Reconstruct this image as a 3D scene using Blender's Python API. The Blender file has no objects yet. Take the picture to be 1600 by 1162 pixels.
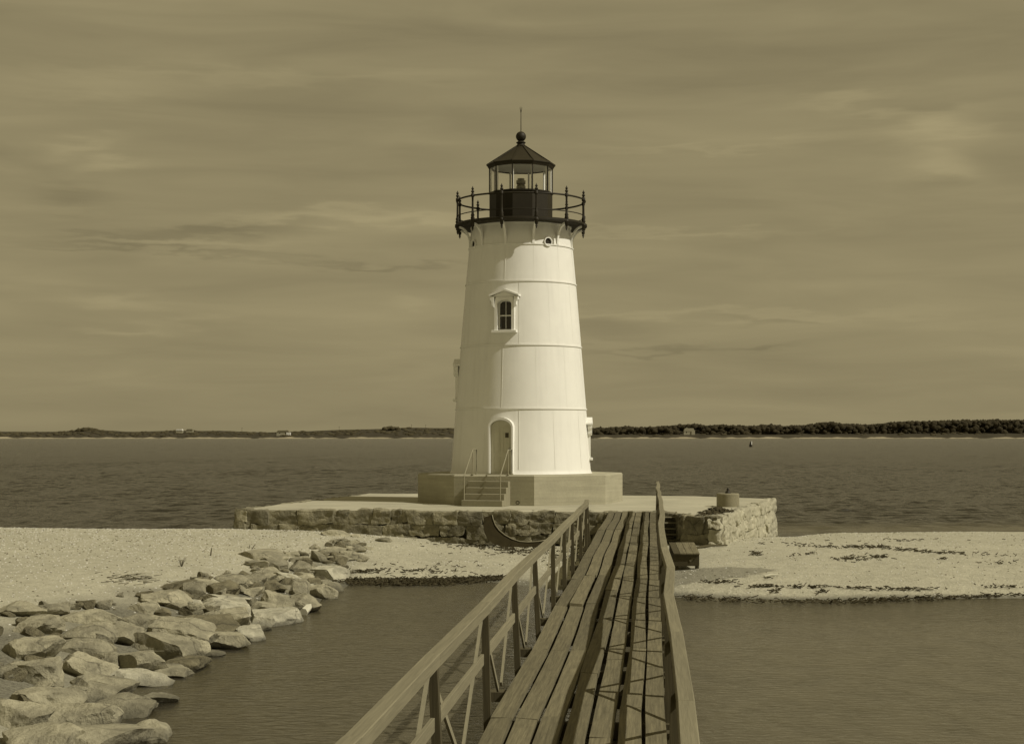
import bpy, bmesh, math, random
import numpy as np
from mathutils import Vector, Matrix, noise
R = math.radians
sc = bpy.context.scene
COL = sc.collection
random.seed(7); np.random.seed(7)

# ------------------------------------------------------------------ camera
EYE = 4.15; F = 2510.0; HOR = 681.5            # eye height above the water, focal length and horizon in photo pixels
cam = bpy.data.cameras.new('camera'); camo = bpy.data.objects.new('camera', cam); COL.objects.link(camo)
camo.location = (0, 0, EYE); camo.rotation_euler = (R(90), 0, 0)
cam.sensor_width = 36; cam.lens = F / 1600 * 36; cam.shift_y = (HOR - 581) / 1600
cam.clip_start = 0.1; cam.clip_end = 30000
sc.camera = camo

# ------------------------------------------------------------------ sun, exposure, sky
SAZ, SEL = R(66), R(44.7)
sv = Vector((math.sin(SAZ) * math.cos(SEL), -math.cos(SAZ) * math.cos(SEL), math.sin(SEL)))
sun = bpy.data.lights.new('sun', 'SUN'); sun.energy = 3.55; sun.angle = R(0.55); sun.color = (1.0, 0.93, 0.79)
suno = bpy.data.objects.new('sun', sun); COL.objects.link(suno)
suno.rotation_euler = sv.to_track_quat('Z', 'Y').to_euler(); suno.location = (30, -20, 40)
sc.view_settings.view_transform = 'Standard'; sc.view_settings.look = 'None'
sc.view_settings.exposure = 0; sc.view_settings.gamma = 1; sc.view_settings.use_curve_mapping = False

world = bpy.data.worlds.new('World'); sc.world = world; world.use_nodes = True
wt = world.node_tree; wt.nodes.clear()
def N(t, kind, **kw):
    n = t.nodes.new(kind)
    for k, v in kw.items(): setattr(n, k, v)
    return n
def setin(t, n, i, v):
    if isinstance(v, bpy.types.NodeSocket): t.links.new(v, n.inputs[i])
    else: n.inputs[i].default_value = v
def M_(t, op, *a, clamp=False):
    n = N(t, 'ShaderNodeMath', operation=op); n.use_clamp = clamp
    for i, v in enumerate(a): setin(t, n, i, v)
    return n.outputs[0]
def build_world():
    t = wt
    sky = N(t, 'ShaderNodeTexSky'); sky.sky_type = 'NISHITA'; sky.sun_disc = False
    sky.sun_elevation = SEL; sky.sun_rotation = math.atan2(sv.x, sv.y); sky.altitude = 0
    sky.air_density = 1; sky.dust_density = 1.5; sky.ozone_density = 1
    bw = N(t, 'ShaderNodeRGBToBW'); t.links.new(sky.outputs[0], bw.inputs[0])
    lum = M_(t, 'MULTIPLY', M_(t, 'POWER', bw.outputs[0], 0.12), 2.0)      # toned monochrome print: the sky is nearly even
    tc = N(t, 'ShaderNodeTexCoord')
    sep = N(t, 'ShaderNodeSeparateXYZ'); t.links.new(tc.outputs['Generated'], sep.inputs[0])
    X, Y, Z = sep.outputs
    # streaky high cloud everywhere
    mp = N(t, 'ShaderNodeMapping'); mp.inputs['Scale'].default_value = (3.0, 3.0, 26.0); mp.inputs['Rotation'].default_value = (0.02, -0.05, 0.3)
    t.links.new(tc.outputs['Generated'], mp.inputs[0])
    n1 = N(t, 'ShaderNodeTexNoise'); n1.inputs['Scale'].default_value = 2.2; n1.inputs['Detail'].default_value = 6; n1.inputs['Distortion'].default_value = 0.5
    t.links.new(mp.outputs[0], n1.inputs['Vector'])
    mp2 = N(t, 'ShaderNodeMapping'); mp2.inputs['Scale'].default_value = (22, 22, 150)
    t.links.new(tc.outputs['Generated'], mp2.inputs[0])
    n2 = N(t, 'ShaderNodeTexNoise'); n2.inputs['Scale'].default_value = 1.0; n2.inputs['Detail'].default_value = 5
    t.links.new(mp2.outputs[0], n2.inputs['Vector'])
    wob = M_(t, 'MULTIPLY', M_(t, 'SUBTRACT', n2.outputs[0], 0.5), 0.030)
    streak = M_(t, 'MULTIPLY', M_(t, 'SUBTRACT', n1.outputs[0], 0.5), 0.50)
    yy = M_(t, 'MAXIMUM', Y, 0.05)
    u = M_(t, 'DIVIDE', X, yy); v = M_(t, 'ADD', M_(t, 'DIVIDE', Z, yy), wob)
    tot = streak
    feats = [(330,360,110,9,.03,-.15),(180,373,100,5,0,-.12),(250,393,170,4,-.05,-.12),(570,413,170,4,-.02,-.10),
             (480,334,120,9,.04,.11),(650,340,90,8,0,.12),(290,380,140,5,-.03,.09),(130,228,50,12,.2,.12),(170,258,45,10,.1,.12),
             (150,135,130,20,-.05,.10),(380,118,260,9,-.02,.07),(1475,232,60,30,.25,.12),(1440,200,60,12,.2,.13),(1495,262,45,16,-.3,.12),(1500,205,50,9,.1,.10),(1320,158,75,9,.12,.12),(1405,178,80,8,.05,.11),
             (1100,228,130,5,.07,.07),(1060,358,170,4,0,.07),(1020,547,110,4,.03,-.09),(1225,504,55,4,0,-.07),(1190,540,35,3,0,-.08),
             (955,515,50,11,-.1,-.06),(1100,492,260,6,-.01,.08),(200,522,60,7,0,.10),(180,466,55,9,0,.08),(300,500,60,8,.1,.06),(645,474,30,8,.1,.07),
             (110,310,50,14,-.1,-.10),(480,190,260,40,-.05,-.05),(1050,60,700,60,0,-.06),(600,640,900,40,0,.0)]
    for (fx, fy, sx, sy, tl, amp) in feats:
        if amp == 0: continue
        du = M_(t, 'SUBTRACT', u, (fx - 800) / F); dv = M_(t, 'SUBTRACT', v, (HOR - fy) / F)
        dv = M_(t, 'SUBTRACT', dv, M_(t, 'MULTIPLY', du, tl))
        a = M_(t, 'POWER', M_(t, 'ABSOLUTE', M_(t, 'DIVIDE', du, sx / F)), 2.0)
        b = M_(t, 'POWER', M_(t, 'ABSOLUTE', M_(t, 'DIVIDE', dv, sy / F)), 2.0)
        g = M_(t, 'EXPONENT', M_(t, 'MULTIPLY', M_(t, 'ADD', a, b), -0.7))
        tot = M_(t, 'ADD', tot, M_(t, 'MULTIPLY', g, amp*1.65))
    val = M_(t, 'MULTIPLY', lum, M_(t, 'ADD', tot, 1.0))
    cmb = N(t, 'ShaderNodeVectorMath', operation='SCALE'); cmb.inputs[0].default_value = (1.185, 1.0, 0.55)
    t.links.new(val, cmb.inputs['Scale'])
    bg = N(t, 'ShaderNodeBackground'); bg.inputs[1].default_value = 0.1
    t.links.new(cmb.outputs[0], bg.inputs[0])
    out = N(t, 'ShaderNodeOutputWorld'); t.links.new(bg.outputs[0], out.inputs[0])
build_world()

# ------------------------------------------------------------------ object helpers
def px(x, y, d):                       # a point of the place at depth d
    return Vector(((x - 800) / F * d, d, EYE - (y - HOR) / F * d))
def tag(o, label=None, cat=None, group=None, kind=None):
    if label: o['label'] = label
    if cat: o['category'] = cat
    if group: o['group'] = group
    if kind: o['kind'] = kind
    return o
def empty(name, loc=(0, 0, 0), rz=0, parent=None):
    o = bpy.data.objects.new(name, None); COL.objects.link(o); o.location = loc; o.rotation_euler = (0, 0, rz)
    o.empty_display_size = 0.3
    if parent: o.parent = parent
    return o
def link(name, me, mat=None, parent=None, loc=(0, 0, 0), rot=(0, 0, 0)):
    o = bpy.data.objects.new(name, me); COL.objects.link(o); o.location = loc; o.rotation_euler = rot
    if mat and not me.materials: me.materials.append(mat)
    if parent: o.parent = parent
    return o
class MB:
    def __init__(s): s.v = []; s.f = []
    def add(s, vs, fs):
        b = len(s.v); s.v += [tuple(p) for p in vs]; s.f += [tuple(b + i for i in f) for f in fs]; return s
    def box(s, x0, x1, y0, y1, z0, z1, m=None):
        vs = [Vector(p) for p in ((x0,y0,z0),(x1,y0,z0),(x1,y1,z0),(x0,y1,z0),(x0,y0,z1),(x1,y0,z1),(x1,y1,z1),(x0,y1,z1))]
        if m: vs = [m @ p for p in vs]
        return s.add(vs, [(3,2,1,0),(4,5,6,7),(0,1,5,4),(1,2,6,5),(2,3,7,6),(3,0,4,7)])
    def bar(s, a, b, w, h, up=Vector((0,0,1))):
        a, b = Vector(a), Vector(b); d = (b - a); L = d.length; d.normalize()
        x = d.cross(up)
        if x.length < 1e-3: x = Vector((1,0,0))
        x.normalize(); u = x.cross(d).normalized()
        m = Matrix(((x.x,d.x,u.x,a.x),(x.y,d.y,u.y,a.y),(x.z,d.z,u.z,a.z),(0,0,0,1)))
        return s.box(-w/2, w/2, 0, L, -h/2, h/2, m)
    def tube(s, pts, r, n=8):
        pts = [Vector(p) for p in pts]; rings = []
        for i, p in enumerate(pts):
            d = (pts[min(i+1, len(pts)-1)] - pts[max(i-1, 0)]).normalized()
            x = d.cross(Vector((0,0,1)));
            if x.length < 1e-3: x = Vector((1,0,0))
            x.normalize(); u = x.cross(d)
            rr = r[i] if isinstance(r, (list, tuple)) else r
            rings.append([p + (x*math.cos(2*math.pi*k/n) + u*math.sin(2*math.pi*k/n))*rr for k in range(n)])
        vs = [q for g in rings for q in g]; fs = []
        for i in range(len(pts)-1):
            for k in range(n):
                fs.append((i*n+k, (i+1)*n+k, (i+1)*n+(k+1)%n, i*n+(k+1)%n))
        fs += [tuple(range(n)), tuple(reversed(range((len(pts)-1)*n, len(pts)*n)))]
        return s.add(vs, fs)
    def lathe(s, prof, n=48, cx=0, cy=0, a0=0.0):
        vs = []; fs = []
        for (r, z) in prof:
            for k in range(n):
                a = a0 + 2*math.pi*k/n; vs.append((cx + r*math.sin(a), cy - r*math.cos(a), z))
        for i in range(len(prof)-1):
            for k in range(n):
                fs.append((i*n+k, i*n+(k+1)%n, (i+1)*n+(k+1)%n, (i+1)*n+k))
        if prof[0][0] > 1e-4: fs.append(tuple(reversed(range(n))))
        if prof[-1][0] > 1e-4: fs.append(tuple(range((len(prof)-1)*n, len(prof)*n)))
        return s.add(vs, fs)
    def torus(s, rad, r, z, n=64, m=8, cx=0, cy=0):
        vs = []; fs = []
        for k in range(n):
            a = 2*math.pi*k/n
            for j in range(m):
                b = 2*math.pi*j/m; q = rad + r*math.cos(b)
                vs.append((cx + q*math.sin(a), cy - q*math.cos(a), z + r*math.sin(b)))
        for k in range(n):
            for j in range(m):
                fs.append((k*m+j, ((k+1)%n)*m+j, ((k+1)%n)*m+(j+1)%m, k*m+(j+1)%m))
        return s.add(vs, fs)
    def prism(s, poly, y0, y1, m=None):            # poly in (x,z), extruded along y
        n = len(poly); vs = [Vector((p[0], y0, p[1])) for p in poly] + [Vector((p[0], y1, p[1])) for p in poly]
        if m: vs = [m @ q for q in vs]
        fs = [tuple(range(n)), tuple(reversed(range(n, 2*n)))] + [(i, i+n, (i+1)%n+n, (i+1)%n) for i in range(n)]
        return s.add(vs, fs)
    def slab(s, poly, z0, z1):                     # poly in (x,y), extruded along z
        n = len(poly); vs = [(p[0], p[1], z0) for p in poly] + [(p[0], p[1], z1) for p in poly]
        fs = [tuple(reversed(range(n))), tuple(range(n, 2*n))] + [(i, (i+1)%n, (i+1)%n+n, i+n) for i in range(n)]
        return s.add(vs, fs)
    def band(s, inner, outer, y0, y1, closed):     # a flat frame between two paths in (x,z), front y0, back y1
        n = len(inner); vs = []
        for yy in (y0, y1):
            vs += [(p[0], yy, p[1]) for p in inner] + [(p[0], yy, p[1]) for p in outer]
        fs = []; rng = range(n if closed else n-1)
        for i in rng:
            j = (i+1) % n
            fs += [(i, j, n+j, n+i), (2*n+i, 3*n+i, 3*n+j, 2*n+j), (i, 2*n+i, 2*n+j, j), (n+i, n+j, 3*n+j, 3*n+i)]
        if not closed:
            fs += [(0, n, 3*n, 2*n), (n-1, 3*n-1, 4*n-1, 2*n-1)]
        return s.add(vs, fs)
    def mesh(s, name, smooth=False, bevel=0, fix=True):
        me = bpy.data.meshes.new(name); me.from_pydata(s.v, [], s.f)
        if bevel or fix:
            bm = bmesh.new(); bm.from_mesh(me)
            bmesh.ops.recalc_face_normals(bm, faces=bm.faces[:])
            if bevel:
                bmesh.ops.bevel(bm, geom=bm.edges[:], offset=bevel, segments=1, affect='EDGES', clamp_overlap=True)
            bm.to_mesh(me); bm.free()
        if smooth is True:
            me.polygons.foreach_set('use_smooth', [True]*len(me.polygons))
        elif smooth:
            me.polygons.foreach_set('use_smooth', [True]*len(me.polygons)); me.set_sharp_from_angle(angle=R(smooth))
        me.update(); return me
    def obj(s, name, mat, parent=None, loc=(0,0,0), rot=(0,0,0), **kw):
        return link(name, s.mesh(name, **kw), mat, parent, loc, rot)

# ------------------------------------------------------------------ materials (toned print: every surface keeps a warm brown cast)
def alb(g):
    return (g * (g/.8)**-.06, g, g * (.94 if g > .6 else .86) * (g/.8)**.20, 1)
def mat(name, g, var=0.15, scale=3.0, stretch=(1,1,1), rough=.85, bump=.15, bscale=30, bdist=.02, metal=0, spec=.3, rnd=0.0, speck=0.0, detail=8, extra=None):
    m = bpy.data.materials.new(name); m.use_nodes = True; t = m.node_tree; t.nodes.clear()
    out = N(t, 'ShaderNodeOutputMaterial'); p = N(t, 'ShaderNodeBsdfPrincipled'); t.links.new(p.outputs[0], out.inputs[0])
    tc = N(t, 'ShaderNodeTexCoord'); oi = N(t, 'ShaderNodeObjectInfo')
    mp = N(t, 'ShaderNodeMapping'); mp.inputs['Scale'].default_value = stretch; t.links.new(tc.outputs['Object'], mp.inputs[0])
    off = N(t, 'ShaderNodeVectorMath', operation='SCALE'); off.inputs[0].default_value = (37., 91., 53.); t.links.new(oi.outputs['Random'], off.inputs['Scale'])
    ad = N(t, 'ShaderNodeVectorMath', operation='ADD'); t.links.new(mp.outputs[0], ad.inputs[0]); t.links.new(off.outputs[0], ad.inputs[1])
    n1 = N(t, 'ShaderNodeTexNoise'); n1.inputs['Scale'].default_value = scale; n1.inputs['Detail'].default_value = detail; n1.inputs['Roughness'].default_value = .6
    t.links.new(ad.outputs[0], n1.inputs['Vector'])
    n2 = N(t, 'ShaderNodeTexNoise'); n2.inputs['Scale'].default_value = bscale; n2.inputs['Detail'].default_value = 6; n2.inputs['Roughness'].default_value = .65
    t.links.new(ad.outputs[0], n2.inputs['Vector'])
    f = M_(t, 'ADD', 1.0, M_(t, 'MULTIPLY', M_(t, 'SUBTRACT', n1.outputs[0], .5), var*4))
    if rnd: f = M_(t, 'MULTIPLY', f, M_(t, 'ADD', 1.0 - rnd, M_(t, 'MULTIPLY', oi.outputs['Random'], 2*rnd)))
    if speck: f = M_(t, 'MULTIPLY', f, M_(t, 'ADD', 1.0, M_(t, 'MULTIPLY', M_(t, 'SUBTRACT', n2.outputs[0], .5), speck*4)))
    if extra: f = extra(t, tc, f)
    sc_ = N(t, 'ShaderNodeVectorMath', operation='SCALE'); sc_.inputs[0].default_value = alb(g)[:3]; t.links.new(f, sc_.inputs['Scale'])
    t.links.new(sc_.outputs[0], p.inputs['Base Color'])
    p.inputs['Roughness'].default_value = rough; p.inputs['Metallic'].default_value = metal
    p.inputs['Specular IOR Level'].default_value = spec
    b = N(t, 'ShaderNodeBump'); b.inputs['Strength'].default_value = bump; b.inputs['Distance'].default_value = bdist
    t.links.new(n2.outputs[0], b.inputs['Height']); t.links.new(b.outputs[0], p.inputs['Normal'])
    return m
def streaks(amount, sx=6, sz=.35, thr=.5):             # rust and rain streaks running down
    def fn(t, tc, f):
        mp = N(t, 'ShaderNodeMapping'); mp.inputs['Scale'].default_value = (sx, sx, sz); t.links.new(tc.outputs['Object'], mp.inputs[0])
        n = N(t, 'ShaderNodeTexNoise'); n.inputs['Scale'].default_value = 1; n.inputs['Detail'].default_value = 7; t.links.new(mp.outputs[0], n.inputs['Vector'])
        k = M_(t, 'MULTIPLY', M_(t, 'SUBTRACT', n.outputs[0], thr, clamp=False), 2.5, clamp=True)
        return M_(t, 'MULTIPLY', f, M_(t, 'SUBTRACT', 1.0, M_(t, 'MULTIPLY', k, amount)))
    return fn
def cracks(t, tc, f, sc_=.42, wd=.011):                  # fractures and lichen patches in the granite
    n = N(t, 'ShaderNodeTexNoise'); n.inputs['Scale'].default_value = 2.2; n.inputs['Detail'].default_value = 5; t.links.new(tc.outputs['Object'], n.inputs['Vector'])
    oi = N(t, 'ShaderNodeObjectInfo'); o = N(t, 'ShaderNodeVectorMath', operation='SCALE'); o.inputs[0].default_value = (17, 31, 11); t.links.new(oi.outputs['Random'], o.inputs['Scale'])
    a = N(t, 'ShaderNodeVectorMath', operation='ADD'); t.links.new(tc.outputs['Object'], a.inputs[0]); t.links.new(o.outputs[0], a.inputs[1])
    d = N(t, 'ShaderNodeVectorMath', operation='SCALE'); t.links.new(n.outputs['Color'], d.inputs[0]); d.inputs['Scale'].default_value = .55
    b = N(t, 'ShaderNodeVectorMath', operation='ADD'); t.links.new(a.outputs[0], b.inputs[0]); t.links.new(d.outputs[0], b.inputs[1])
    v = N(t, 'ShaderNodeTexVoronoi'); v.feature = 'DISTANCE_TO_EDGE'; v.inputs['Scale'].default_value = sc_; t.links.new(b.outputs[0], v.inputs['Vector'])
    m = N(t, 'ShaderNodeMapRange'); t.links.new(v.outputs['Distance'], m.inputs[0]); m.inputs[1].default_value = .003; m.inputs[2].default_value = wd; m.inputs[3].default_value = .6; m.inputs[4].default_value = 1
    l = N(t, 'ShaderNodeMapRange'); t.links.new(n.outputs[0], l.inputs[0]); l.inputs[1].default_value = .50; l.inputs[2].default_value = .62; l.inputs[3].default_value = 1; l.inputs[4].default_value = .74
    return M_(t, 'MULTIPLY', f, M_(t, 'MULTIPLY', m.outputs[0], l.outputs[0]))
def wetband(t, tc, f):                                  # weed and wet near the waterline
    g = N(t, 'ShaderNodeNewGeometry'); s = N(t, 'ShaderNodeSeparateXYZ'); t.links.new(g.outputs['Position'], s.inputs[0])
    n = N(t, 'ShaderNodeTexNoise'); n.inputs['Scale'].default_value = 2.5; t.links.new(g.outputs['Position'], n.inputs['Vector'])
    z = M_(t, 'ADD', s.outputs[2], M_(t, 'MULTIPLY', M_(t, 'SUBTRACT', n.outputs[0], .5), .25))
    mr = N(t, 'ShaderNodeMapRange'); mr.inputs[1].default_value = .03; mr.inputs[2].default_value = .16; mr.inputs[3].default_value = .5; mr.inputs[4].default_value = 1.0
    t.links.new(z, mr.inputs[0])
    return cracks(t, tc, M_(t, 'MULTIPLY', f, mr.outputs[0]))
def boards(t, tc, f):                                   # marks of the shuttering boards
    s = N(t, 'ShaderNodeSeparateXYZ'); t.links.new(tc.outputs['Object'], s.inputs[0])
    mp = N(t, 'ShaderNodeMapping'); mp.inputs['Scale'].default_value = (.4, .4, 9); t.links.new(tc.outputs['Object'], mp.inputs[0])
    n = N(t, 'ShaderNodeTexNoise'); n.inputs['Scale'].default_value = 1.2; n.inputs['Detail'].default_value = 5; t.links.new(mp.outputs[0], n.inputs['Vector'])
    return M_(t, 'MULTIPLY', f, M_(t, 'ADD', 1.0, M_(t, 'MULTIPLY', M_(t, 'SUBTRACT', n.outputs[0], .5), .5)))
WHITE = mat('white_painted_iron', .73, .04, 1.2, rough=.55, bump=.06, bscale=6, bdist=.02, extra=streaks(.10, 5, .3, .52))
WTRIM = mat('white_trim_paint', .76, .03, 4, rough=.5, bump=.05)
DOORM = mat('grey_door_paint', .50, .06, 5, rough=.5, bump=.05, extra=streaks(.15, 8, .6))
BLACK = mat('black_painted_iron', .014, .15, 6, rough=.6, bump=.08, bscale=25, spec=.3)
ROOFM = mat('dark_roof_metal', .020, .15, 3, rough=.55, bump=.08, spec=.3)
CONC = mat('plinth_concrete', .32, .10, 1.2, rough=.9, bump=.3, bscale=14, speck=.08, extra=boards)
SLABM = mat('platform_concrete', .37, .19, .45, rough=.92, bump=.35, bscale=9, bdist=.03, speck=.10, extra=streaks(.25, .6, .6, .55))
STEPM = mat('step_concrete', .23, .10, 3, rough=.9, bump=.3, bscale=30, speck=.1)
STONE = mat('granite_block', .215, .18, 1.4, rough=.97, bump=.8, bscale=9, bdist=.10, rnd=.25, speck=.2, extra=cracks)
STONEL = mat('pale_rough_stone', .36, .14, 1.4, stretch=(1,1,.4), rough=.95, bump=.7, bscale=8, bdist=.09, rnd=.08, speck=.16)
CORE = mat('dark_mortar', .09, .2, 3, rough=1, bump=.6, bscale=12)
BOULD = mat('granite_boulder', .275, .22, 1.3, rough=.95, bump=.9, bscale=7, bdist=.09, rnd=.26, speck=.24, extra=wetband)
BOULL = mat('pale_granite_boulder', .40, .12, 1.3, rough=.95, bump=.8, bscale=7, bdist=.08, speck=.2, extra=wetband)
BOULDK = mat('dark_granite_boulder', .15, .16, 1.3, rough=.95, bump=.9, bscale=7, bdist=.09, speck=.24, extra=wetband)
WOOD = mat('weathered_plank', .125, .20, 1.0, stretch=(22, .8, 10), rough=.9, bump=.45, bscale=2.0, bdist=.012, rnd=.2, speck=.3, extra=streaks(.28, 3.0, 2.0, .52))
RAILW = mat('weathered_rail_timber', .185, .12, 1.0, stretch=(30, .9, 30), rough=.9, bump=.4, bscale=2, bdist=.01, rnd=.10, speck=.15)
POSTW = mat('post_timber', .065, .12, 1.0, stretch=(30, 30, 1.2), rough=.9, bump=.4, bscale=2, bdist=.01, rnd=.12, speck=.15)
LATHW = mat('pale_lath', .21, .10, 1.0, stretch=(20, 20, 1.5), rough=.9, bump=.2, bscale=2, rnd=.08)
PILEW = mat('wet_pile_timber', .05, .2, 2, stretch=(6, 6, 1), rough=.9, bump=.5, bscale=8)
DARKW = mat('dark_old_wood', .06, .2, 3, stretch=(2, 1, 8), rough=.9, bump=.4, bscale=10)
GALV = mat('pipe_rail_paint', .24, .1, 8, rough=.5, bump=.05, metal=.0)
RUST = mat('rusted_sheet_iron', .02, .2, 3, rough=.9, spec=.1, bump=.3, bscale=20)
WEED = mat('dry_seaweed', .045, .3, 6, rough=.95, bump=.4, bscale=40)
DRUMC = mat('mooring_concrete', .20, .12, 3, rough=.9, bump=.3, bscale=20, speck=.15)
SHELL = mat('shell_pale', .62, .1, 9, rough=.8, bump=.1)
PEBD = mat('pebble_dark', .10, .2, 9, rough=.9, bump=.1)
TREEM = mat('distant_foliage', .028, .25, .05, rough=1, bump=.0, bscale=.2)
SCRUB = mat('distant_scrub', .05, .25, .05, rough=1, bump=.0)
HWALL = mat('cottage_wall', .30, .05, .2, rough=.9, bump=0)
HPALE = mat('cottage_gable_paint', .62, .05, .2, rough=.9, bump=0)
HROOF = mat('cottage_roof', .14, .1, .2, rough=.9, bump=0)
PLAQ = mat('notice_plate', .05, .1, 10, rough=.5, bump=.05)
def glassmat():
    m = bpy.data.materials.new('lantern_glass'); m.use_nodes = True; t = m.node_tree; t.nodes.clear()
    out = N(t, 'ShaderNodeOutputMaterial'); tr = N(t, 'ShaderNodeBsdfTransparent'); tr.inputs[0].default_value = (.99, .99, .98, 1)
    gl = N(t, 'ShaderNodeBsdfGlossy'); gl.inputs['Roughness'].default_value = .03
    fr = N(t, 'ShaderNodeFresnel'); fr.inputs[0].default_value = 1.4
    mx = N(t, 'ShaderNodeMixShader'); gg = N(t, 'ShaderNodeNewGeometry'); t.links.new(M_(t, 'MULTIPLY', fr.outputs[0], M_(t, 'SUBTRACT', 1.0, gg.outputs['Backfacing'])), mx.inputs[0]); t.links.new(tr.outputs[0], mx.inputs[1]); t.links.new(gl.outputs[0], mx.inputs[2])
    t.links.new(mx.outputs[0], out.inputs[0]); return m
GLASS = glassmat()
DGLASS = mat('dark_window_glass', .012, .05, 3, rough=.08, bump=.02, spec=.6)
LENSM = mat('lens_glass', .14, .1, 4, rough=.1, bump=.02, spec=1.0)

# ------------------------------------------------------------------ the lie of the land
SHORE = [(-12,2),(-9.8,10),(-7.2,16),(-6.5,21),(-6.4,26),(-6.1,31.8),(-5.3,36),(-4.75,39.5),(-4.7,43),(-4.6,45.2),(-2.5,45.9),(-.5,45.6),
         (1.5,43.2),(4.2,41.3),(8,40.7),(12,41.0),(16,41.8),(25,43),(40,47),(70,54),(70,66),(40,69),(25,68),(18.6,67.3),(14,67),(11.9,66.6),(10.4,64.6),(9.2,63.2),
         (7,62.5),(0,62),(-8,60.9),(-12,60.2),(-18,60.6),(-28,62.5),(-45,66),(-90,74),(-90,-6),(-20,-6)]
SH = np.array(SHORE)
def sdist(x, y):
    x = np.asarray(x, float); y = np.asarray(y, float)
    d = np.full(x.shape, 1e18); ins = np.zeros(x.shape, bool); n = len(SH)
    for i in range(n):
        a = SH[i]; b = SH[(i+1) % n]; e = b - a
        t = np.clip(((x-a[0])*e[0] + (y-a[1])*e[1]) / (e @ e), 0, 1)
        d = np.minimum(d, (x-a[0]-t*e[0])**2 + (y-a[1]-t*e[1])**2)
        c = ((a[1] > y) != (b[1] > y)) & (x < (b[0]-a[0])*(y-a[1])/(b[1]-a[1]+1e-12)+a[0])
        ins ^= c
    d = np.sqrt(d); return np.where(ins, d, -d)
def vn(x, y, s, seed):                       # cheap smooth noise
    r = np.random.RandomState(seed); o = 0
    for k in range(7):
        a = r.uniform(0, 6.283); f = s * r.uniform(.6, 1.7); p = r.uniform(0, 6.283)
        o = o + np.sin((x*math.cos(a) + y*math.sin(a))*f + p + 1.3*np.sin((x*math.sin(a) - y*math.cos(a))*f*.7 + p))
    return o / 7
def ground(x, y):
    x = np.asarray(x, float); y = np.asarray(y, float)
    sd = sdist(x, y) + vn(x, y, 1.1, 3) * .35
    hm = np.interp(x, [-60,-20,-10,-7,-4.5,-1,2,4.5,6,9,14,30], [1.3,.98,.93,.82,.66,.38,.36,.52,.60,.58,.52,.5])
    w = np.interp(x, [-8,-4,0,14], [1.7,2.6,3.2,3.0]); w = np.where((x < -3) & (y > 52), 1.3, w)
    h = hm * (1 - np.exp(-np.maximum(sd, 0)/w)) + .03*vn(x, y, .9, 5)*np.clip(sd, 0, 1) + .012*vn(x, y, 3.5, 6)*np.clip(sd*2, 0, 1)
    nearcove = (y < 50)
    dp = np.where(nearcove, np.minimum(.9, .10*(-sd)), np.minimum(4.0, .22*(-sd)))
    return np.where(sd > 0, h, -dp)
def gz(x, y): return float(ground(np.array([x]), np.array([y]))[0])
def hit(xp, yp, zoff=0):                     # where the ground lies along one line of sight
    dx = (xp-800)/F; dz = (yp-HOR)/F; ds = np.arange(12, 75, .05)
    zz = EYE - dz*ds; g = np.maximum(ground(dx*ds, ds), -.02) + zoff
    k = np.argmax(zz <= g); d = ds[k] if (zz <= g).any() else 75
    return Vector((dx*d, d, gz(dx*d, d)))
def stretch(a, b, step, far_lo, far_hi):
    c = list(np.arange(a, b, step)); s = step; v = b; up = []
    while v < far_hi: up.append(v); s *= 1.25; v += s
    up.append(far_hi); s = step; v = a; lo = []
    while v > far_lo: s *= 1.25; v -= s; lo.append(max(v, far_lo))
    return np.array(sorted(set(lo + c + up)))
def gridmesh(name, xs, ys, zf, attr=None):
    X, Y = np.meshgrid(xs, ys); nx, ny = len(xs), len(ys); Z = zf(X, Y)
    co = np.stack([X, Y, Z], -1).reshape(-1, 3)
    i = np.arange(nx*ny).reshape(ny, nx)
    f = np.stack([i[:-1,:-1], i[:-1,1:], i[1:,1:], i[1:,:-1]], -1).reshape(-1, 4)
    me = bpy.data.meshes.new(name); me.vertices.add(len(co)); me.vertices.foreach_set('co', co.ravel())
    me.loops.add(f.size); me.loops.foreach_set('vertex_index', f.ravel().astype(np.int32))
    me.polygons.add(len(f)); me.polygons.foreach_set('loop_start', np.arange(0, f.size, 4)); me.polygons.foreach_set('loop_total', np.full(len(f), 4))
    me.polygons.foreach_set('use_smooth', np.ones(len(f), bool))
    me.update(calc_edges=True)
    if attr:
        at = me.attributes.new(attr[0], 'FLOAT', 'POINT'); at.data.foreach_set('value', attr[1](X, Y).ravel().astype(np.float32))
    me.validate(); return me
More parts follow.
